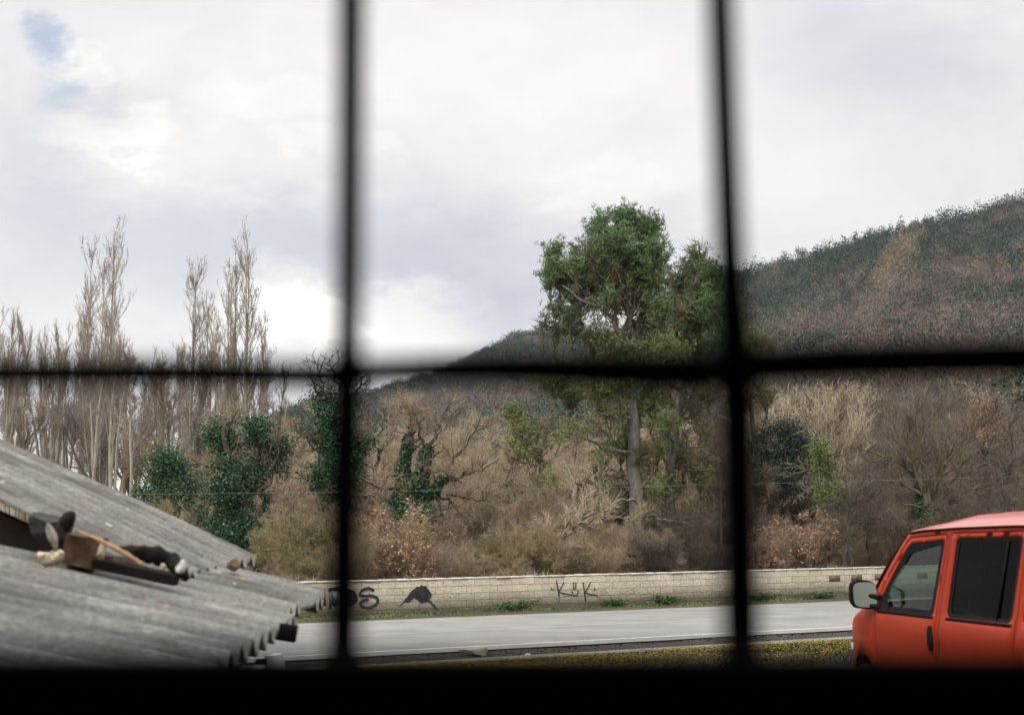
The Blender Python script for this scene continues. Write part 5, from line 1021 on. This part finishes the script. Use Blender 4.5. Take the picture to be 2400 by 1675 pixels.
for side in (1, -1):
    V, F = sheet(outline, [DO, SO, QW], .08, side); bo = mesh('body_side', V, [F], M['red'], van, smooth=True); md = bo.modifiers.new('t', 'SOLIDIFY'); md.thickness = .003; md.offset = -1
    V, F = sheet(shrinkp(DO, .003), [FW], .06, side, .001); do = mesh('front_door', V, [F], M['red'], van, smooth=True); md = do.modifiers.new('t', 'SOLIDIFY'); md.thickness = .003; md.offset = -1
    V, F = sheet(shrinkp(SO, .003), [RW], .07, side, .001); so = mesh('sliding_door', V, [F], M['red'], van, smooth=True); md = so.modifiers.new('t', 'SOLIDIFY'); md.thickness = .003; md.offset = -1
    V, F = sheet(FW, [], .1, side, -.012); mesh('window', V, [F], M['glass'], do, smooth=True)
    V, F = sheet(RW, [], .1, side, -.008); mesh('window', V, [F], M['privacy'], so, smooth=True)
    V, F = sheet(QW, [], .1, side, -.008); mesh('window', V, [F], M['privacy'], van, smooth=True)
    # rubber seals round the openings
    for hole, par, wd_ in ((FW, do, .065), (RW, so, .045), (QW, van, .03)):
        inn = shrinkp(hole, wd_); n = len(hole); a = np.array(hole); c = np.array(inn); A = np.stack([a[:, 0], side * (HW - inset(a[:, 0], a[:, 1]) + .002), a[:, 1]], 1); Cc = np.stack([c[:, 0], side * (HW - inset(c[:, 0], c[:, 1]) - .004), c[:, 1]], 1)
        mesh('seal', np.vstack([A, Cc]), [np.array([(i, (i + 1) % n, n + (i + 1) % n, n + i) for i in range(n)])], M['trim'], par)
    # mirror sail, waist strip, window divider
    V, F = sheet(rnd([(1.09, 1.06), (.86, 1.075), (.885, 1.14), (1.005, 1.21)], .02), [], .08, side, .006); mesh('mirror_sail', V, [F], M['trim'], do)
    def strip3(p0, p1, w_, o_, nm, mat, par):
        k = 14; s_ = np.linspace(p0[0], p1[0], k); z_ = np.linspace(p0[1], p1[1], k); y_ = HW - inset(s_, z_) + o_
        mb = MB(); dz = np.array([-w_ / 2, -w_ / 2, w_ / 2, w_ / 2]); dy = np.array([-.004, .006, .006, -.004])
        mb.grid(np.stack([np.stack([s_, side * (y_ + dy[j]), z_ + dz[j]], 1) for j in range(4)], 0)); return mb.build(nm, mat, par)
    strip3((1.06, 1.066), (.13, 1.088), .026, .002, 'waist_strip', M['trim'], do); strip3((-.06, 1.094), (-.94, 1.118), .022, .002, 'waist_strip', M['trim'], so)
    mb = MB(); mb.box((-.74, side * (HW - inset(-.74, 1.38) + .000), 1.385), (.010, .008, .50), rot=(side * -.19 * -1 if False else 0.0, 0, 0)); dv = mb.build('window_divider', M['trim'], so)
    dv.data.transform(__import__('mathutils').Matrix.Translation((0, 0, 0)))
    for v in dv.data.vertices: v.co.y = side * (HW - float(inset(v.co.x, v.co.z)) + (.004 if abs(v.co.y) > HW - float(inset(-.74, 1.385)) else -.01))
    # upright recessed handles
    for hx in (.15,):
        mb = MB(); zz = np.linspace(-.085, .085, 9); prof_ = .036 * np.sqrt(np.clip(1 - (np.abs(zz) / .09) ** 4, 0.05, 1)); par = do if hx > .08 else so
        mb.tube([(hx + .0, side * (HW + .006 - .0), .945 + z_) for z_ in zz], prof_, 10); h_ = mb.build('handle', M['trim'], par, smooth=True)
        for v in h_.data.vertices: v.co.y = side * (HW + .014 + (abs(v.co.y) - HW) * .5)
    # rain gutter and roof rail line
    s_ = np.linspace(.70, -1.9, 30); z_ = np.interp(s_, [-1.92, -1.6, -.8, 0, .5, .71], [1.70, 1.735, 1.735, 1.71, 1.685, 1.665]) + .002; y_ = HW - inset(s_, z_)
    mb = MB(); mb.tube(np.stack([s_, side * (y_ + .010), z_ - .008], 1), .008, 6); mb.build('rain_gutter', M['trim'], van)
    # door mirror
    mx, my = 1.19, side * (HW + .075)
    hs = MB(); n = 14; ring = []
    for k, (dx, sc_) in enumerate(((-.055, .92), (-.052, 1.0), (-.01, 1.02), (.04, .9), (.075, .6), (.085, .15))):
        an = np.linspace(0, 2 * PI, n * 2, endpoint=False); ca = np.cos(an); sa_ = np.sin(an); e = 4.0
        rr_ = (np.abs(ca) ** e + np.abs(sa_) ** e) ** (-1 / e); ring.append(np.stack([np.full(n * 2, mx + dx), my + ca * rr_ * .098 * sc_, 1.185 + sa_ * rr_ * .108 * sc_ + .008 * ca * side], 1))
    ring = np.array(ring); ring = np.concatenate([ring, ring[:, :1]], 1); hs.grid(ring); mo = hs.build('door_mirror', M['trim'], do, smooth=True)
    mg = MB(); an = np.linspace(0, 2 * PI, 28, endpoint=False); ca = np.cos(an); sa_ = np.sin(an); rr_ = (np.abs(ca) ** 4 + np.abs(sa_) ** 4) ** -.25
    yaw = side * .30
    rim_ = np.stack([mx - .070 + sa_ * rr_ * .094 * .10 + ca * rr_ * .084 * yaw, my + ca * rr_ * .084, 1.185 + sa_ * rr_ * .094], 1); mg.add(np.vstack([rim_, [(mx - .070, my, 1.185)]]), [(i, (i + 1) % 28, 28) for i in range(28)]); mgl = mg.build('mirror_glass', M['mirror'], mo)
    arm = MB()
    for dz in (.02, -.055): arm.tube([(1.03, side * (HW - .01), 1.15 + dz), (1.10, side * (HW + .03), 1.155 + dz), (1.17, side * (HW + .06), 1.16 + dz)], [.022, .018, .016], 8)
    arm.build('mirror_arm', M['trim'], do, smooth=True)
    # wheels
    for cx in (1.42, -1.32):
        yw = side * (HW - .11); wmb = MB(); an = np.linspace(0, 2 * PI, 33); pr = [(.20, -.085), (.30, -.09), (.315, -.06), (.318, 0), (.315, .06), (.30, .09), (.20, .085)]
        wmb.grid(np.array([[(cx + r_ * math.cos(a), yw + o_, .32 + r_ * math.sin(a)) for r_, o_ in pr] for a in an])); wh = wmb.build('wheel', M['rubber'], van, smooth=True)
        rmb = MB(); rmb.grid(np.array([[(cx + r_ * math.cos(a), yw + side * o_, .32 + r_ * math.sin(a)) for r_, o_ in [(.0, .05), (.08, .055), (.10, .03), (.17, .03), (.20, .07), (.205, .085)]] for a in an])); rmb.build('rim', M['rim'], wh, smooth=True)
# roof
ns_, nv = 34, 21; Rf = np.zeros((ns_, nv, 3)); vv = np.linspace(-1, 1, nv)
for i, t in enumerate(np.linspace(0, 1, ns_)):
    for j, v in enumerate(vv):
        sf = .72 + .24 * (1 - v * v) ** .6 if True else 0; sr = -1.93 - .04 * (1 - v * v)
        s = sf + (sr - sf) * t ** 1.15; se = .705 + (-1.92 - .705) * t ** 1.15
        ze = np.interp(se, [-1.92, -1.6, -.8, 0, .5, .71], [1.70, 1.735, 1.735, 1.71, 1.685, 1.665]); yh = HW - float(inset(min(se, .7), ze)) - .001
        cr = .105 * (1 - abs(v) ** 3.2) * min(1, .35 + 2.2 * t) ; rib = .004 * math.cos(v * 22) * (abs(v) < .8) * min(1, t * 6)
        Rf[i, j] = (s, yh * v, ze + .002 + cr + rib)
m, nt, b = newmat('red_paint_sky_sheen'); b.inputs['Base Color'].default_value = (.47, .085, .062, 1); b.inputs['Roughness'].default_value = .42; b.inputs['Coat Weight'].default_value = .7; b.inputs['Coat Roughness'].default_value = .15  # paler, pinker red for the roof: the sky's sheen put into its colour
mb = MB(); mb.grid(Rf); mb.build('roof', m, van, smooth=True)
# windscreen, bonnet, nose, tail
cowl = np.array([(1.30 + .28 * (1 - v * v), (HW - float(inset(1.27, 1.10))) * v, 1.075 + .03 * (1 - v * v)) for v in vv]); hdr = Rf[0]
ws = np.array([hdr * (1 - t) + cowl * t + np.array((.05 * math.sin(t * PI), 0, .02 * math.sin(t * PI))) for t in np.linspace(0, 1, 10)]); mb = MB(); mb.grid(ws[:, 1:-1]); mb.build('windscreen', M['glass'], van, smooth=True)
for k in (0, -2):
    mb = MB(); mb.grid(ws[:, k if k == 0 else -2:][:, :2]); mb.build('windscreen_frame', M['red'], van, smooth=True)
bon = []
hs_ = [1.27, 1.42, 1.62, 1.90, 2.14, 2.26]; hz = [1.10, 1.04, .965, .855, .72, .60]
for t in np.linspace(0, 1, 14):
    row = []; se = 1.27 + (2.255 - 1.27) * t; ze = np.interp(se, hs_, hz); yh = HW - float(inset(se, ze))
    for j, v in enumerate(vv):
        s = se + (.28 * (1 - t) + .05 * t) * (1 - v * v); row.append((s, yh * v, ze + (.005 + .055 * math.sin(min(1, t * 1.2) * PI * .5 + .3)) * (1 - abs(v) ** 2.6)))
    bon.append(row)
mb = MB(); mb.grid(np.array(bon)); mb.build('bonnet', M['red'], van, smooth=True)
nose = np.array([[(2.26 + d_ + .05 * (1 - v * v), (HW - float(inset(2.25, z_))) * v, z_) for v in vv] for d_, z_ in ((.0, .602), (.02, .52), (.035, .40), (.02, .30), (-.04, .24))])
mb = MB(); mb.grid(nose); mb.build('bumper', M['trim'], van, smooth=True)
for side in (1, -1):
    mb = MB(); mb.box((2.20, side * .48, .665), (.10, .24, .11), rot=(0, R(20), side * .25)); mb.build('headlight', M['mirror'], van)
    mb = MB(); mb.box((-2.04, side * .72, 1.0), (.05, .12, .32)); mb.build('tail_light', simple('red_lens', (.35, .01, .01), .2), van)
tail = np.array([[(-2.055 + .0 * v + xo, (HW - float(inset(-2.03, z_))) * v, z_) for v in vv] for z_, xo in ((.34, 0), (.6, -.02), (1.0, -.01), (1.08, 0))])
mb = MB(); mb.grid(tail); mb.build('tailgate', M['red'], van, smooth=True)
tw_ = np.array([[(xo, (HW - float(inset(-2.0, z_))) * v * .96, z_) for v in vv] for z_, xo in ((1.08, -2.055), (1.4, -2.01), (1.71, -1.94))])
mb = MB(); mb.grid(tw_); mb.build('rear_window', M['privacy'], van, smooth=True)
# floor and cabin
mb = MB(); mb.box((-.1, 0, .32), (3.9, 1.5, .04)); mb.box((1.34, 0, .66), (.05, 1.45, .68)); mb.build('floor', M['cab'], van)
mb = MB(); dash = np.array([[(x, y, z) for y in np.linspace(-.74, .74, 5)] for x, z in ((1.45, 1.02), (1.20, 1.07), (1.05, 1.075), (.94, 1.03), (.92, .90), (1.0, .70))]); mb.grid(dash); mb.build('dashboard', M['cab'], van, smooth=True)
for side in (1, -1):
    mb = MB(); mb.box((.33, side * .38, .68), (.50, .50, .16)); mb.box((.10, side * .38, 1.0), (.14, .48, .58), rot=(0, -.2, 0), taper=.85); mb.box((.02, side * .38, 1.37), (.09, .26, .17), rot=(0, -.15, 0), taper=.8); mb.build('seat', M['cabblue'], van)
mb = MB(); mb.box((-.80, 0, .68), (.50, 1.3, .16)); mb.box((-1.05, 0, 1.0), (.14, 1.3, .6), rot=(0, -.2, 0)); mb.build('rear_bench', M['cab'], van)
mb = MB(); an = np.linspace(0, 2 * PI, 29); mb.tube([(.78 + .08 * math.sin(a) * -1, .38 + .185 * math.cos(a), 1.03 + .17 * math.sin(a)) for a in an], .015, 8, cap=False); mb.box((.79, .38, 1.03), (.03, .10, .10)); mb.box((.79, .38, 1.03), (.02, .34, .03)); mb.build('steering_wheel', M['trim'], van)
mb = MB(); mb.box((.82, 0, 1.57), (.02, .22, .06)); mb.build('rear_view_mirror', M['trim'], van)
van.scale = (1, 1, 1)

# ------------------------------------------------------------------ room behind the window, grille and sill
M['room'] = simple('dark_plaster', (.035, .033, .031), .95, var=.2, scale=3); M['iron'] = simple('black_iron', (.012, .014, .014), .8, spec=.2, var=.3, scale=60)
room = empty('building', (0, .85, 1.45), 'dark building with the window opening the view is seen through', 'building'); RL = np.array(room.location)
yi, yo = .66, .92; wx = 1.0; zb = at(1200, 1600, .92)[2] - .02; ztop = H + .75
mb = MB()
mb.box(((-7 - wx) / 2, (yi + yo) / 2, 4.2), (7 - wx, yo - yi, 6.0)); mb.box(((7 + wx) / 2, (yi + yo) / 2, 4.2), (7 - wx, yo - yi, 6.0))
mb.box((0, (yi + yo) / 2, (1.2 + zb) / 2), (2 * wx, yo - yi, zb - 1.2)); mb.box((0, (yi + yo) / 2, (ztop + 7.2) / 2), (2 * wx, yo - yi, 7.2 - ztop))
mb.build('front_wall', M['room'], room, loc=RL)
mb = MB(); yf = .945; zf = zb - .16
for x0_, x1_, z0_, z1_ in ((-8, -wx - .02, 1.0, 7.2), (wx + .02, 8, 1.0, 7.2), (-wx - .02, wx + .02, 1.0, zf), (-wx - .02, wx + .02, ztop, 7.2)): mb.box(((x0_ + x1_) / 2, yf, (z0_ + z1_) / 2), (x1_ - x0_, .04, z1_ - z0_))
mb.build('facade', simple('aged_render', (.42, .41, .37), .95, var=.2, scale=1.5), room, loc=RL)
mb = MB(); mb.box((0, -3.6, 3.0), (8, .2, 3.6)); mb.box((-3.9, -1.42, 3.0), (.2, 4.15, 3.6)); mb.box((3.9, -1.42, 3.0), (.2, 4.15, 3.6)); mb.build('wall', M['room'], room, loc=RL)
mb = MB(); mb.box((0, -1.4, 4.9), (8.2, 4.7, .2)); mb.build('ceiling', M['room'], room, loc=RL); mb = MB(); mb.box((0, -1.4, 1.35), (8.2, 4.7, .2)); mb.build('room_floor', M['room'], room, loc=RL)
# window frame: dark bottom rail whose top edge fills the bottom of the view
zr = at(1200, 1517, .366)[2]
mb = MB()
x0, x1 = -wx, wx
def slab(x0, x1, pr):   # profile in (y,z) extruded along x
    v = [(x, y, z) for x in (x0, x1) for y, z in pr]; n = len(pr); f4 = [(i, (i + 1) % n, n + (i + 1) % n, n + i) for i in range(n)]
    mb.add(v, f4); mb.add(v, [tuple(range(n))] if n == 4 else [(0, i, i + 1) for i in range(1, n - 1)]); mb.add([q for q in v], [(n, n + i + 1, n + i) for i in range(1, n - 1)])
slab(-wx + .002, wx - .002, [(.36, zr - .005), (.366, zr), (.372, zr - .002), (.44, zr - .06), (.658, zr - .20), (.658, zr - .45), (.36, zr - .45)])
frm = mb.build('window_frame', M['iron'], None, loc=(0, .4, zr)); meta(frm, 'black blurred window ledge along the bottom of the view', 'window frame')
grille = empty('window_grille', (0, .53, zr), 'black blurred wrought iron grille close to the viewer', 'grille')
YG = .53; gb = []
def gp(px, py): return at(px, py, YG)
rb = .0056
def bar(pts, r0, nm='bar', ynudge=0.0):
    mb = MB(); q = catmull([gp(*p) + np.array((0, ynudge, 0)) for p in pts], 24); mb.tube(q, r0, 10); mb.build(nm, M['iron'], grille, smooth=True, loc=np.array(grille.location))
bar([(824, -120), (823, 85), (821, 400), (818, 700), (815, 870), (809, 1100), (806, 1300), (803, 1620)], np.interp(np.linspace(0, 1, 25), [0, .5, .6, 1], [.0058, .0054, .0066, .0072]))
bar([(1684, -120), (1691, 85), (1703, 400), (1715, 700), (1724, 860), (1732, 1200), (1740, 1620)], np.interp(np.linspace(0, 1, 25), [0, .4, .6, 1], [.0056, .0060, .0076, .0078]))
for x_ in (-1700, -890, -45 - 60, 2560 + 30, 3440, 4300):
    bar([(x_, -120), (x_ + 4, 400), (x_ + 2, 870), (x_ - 6, 1620)], .0058)
bar([(-4200, 872), (-1000, 872), (-200, 868), (83, 868), (400, 867), (640, 872), (780, 873), (822, 866), (920, 862), (1100, 857), (1300, 858), (1500, 864), (1650, 863), (1790, 848), (2100, 838), (2400, 832), (3400, 830), (5200, 840)], np.interp(np.linspace(0, 1, 25), [0, .38, .46, .56, .66, 1], [.0060, .0060, .0054, .0068, .0082, .0082]), ynudge=.011)
for zz in (.27, -.27 + .0):
    mb = MB(); z_ = gp(1200, 860)[2] + zz
    if z_ > zr - .25: mb.tube([(-wx, YG + .011, z_), (0, YG + .011, z_ + .002), (wx, YG + .011, z_)], .0058, 8); mb.build('bar', M['iron'], grille, smooth=True, loc=np.array(grille.location))
# knots where the bars cross
import bmesh
for px, py, rk in ((816, 869, .0060), (1724, 858, .0080)):
    bm = bmesh.new(); bmesh.ops.create_icosphere(bm, subdivisions=2, radius=rk); me = bpy.data.meshes.new('knot'); bm.to_mesh(me); bm.free(); me.materials.append(M['iron']); o = bpy.data.objects.new('knot', me); COL.objects.link(o); o.parent = grille
    o.location = Vector([float(q) for q in gp(px, py)]) + Vector((0, .005, 0)) - grille.location

# anything never placed must not stay at the origin
for pr, u_ in list(zip(protos, used)) + list(zip(bp, ub)) + list(zip(sp, us_)):
    if not u_:
        for ch in list(pr.children): bpy.data.objects.remove(ch)
        bpy.data.objects.remove(pr)
# ------------------------------------------------------------------ air
hz_ = bpy.data.materials.new('air'); hz_.use_nodes = True; nt = hz_.node_tree; nt.nodes.clear(); out = N(nt, 'ShaderNodeOutputMaterial'); pv = N(nt, 'ShaderNodeVolumePrincipled')
pv.inputs['Color'].default_value = (.86, .91, 1, 1); pv.inputs['Density'].default_value = .00010; pv.inputs['Anisotropy'].default_value = .2; nt.links.new(pv.outputs[0], out.inputs['Volume'])
mb = MB(); mb.box((300, 0, 148), (12200, 12200, 308)); meta(mb.build('haze', hz_), 'thin pale air over the valley', 'haze', kind='stuff')
#END_PART3
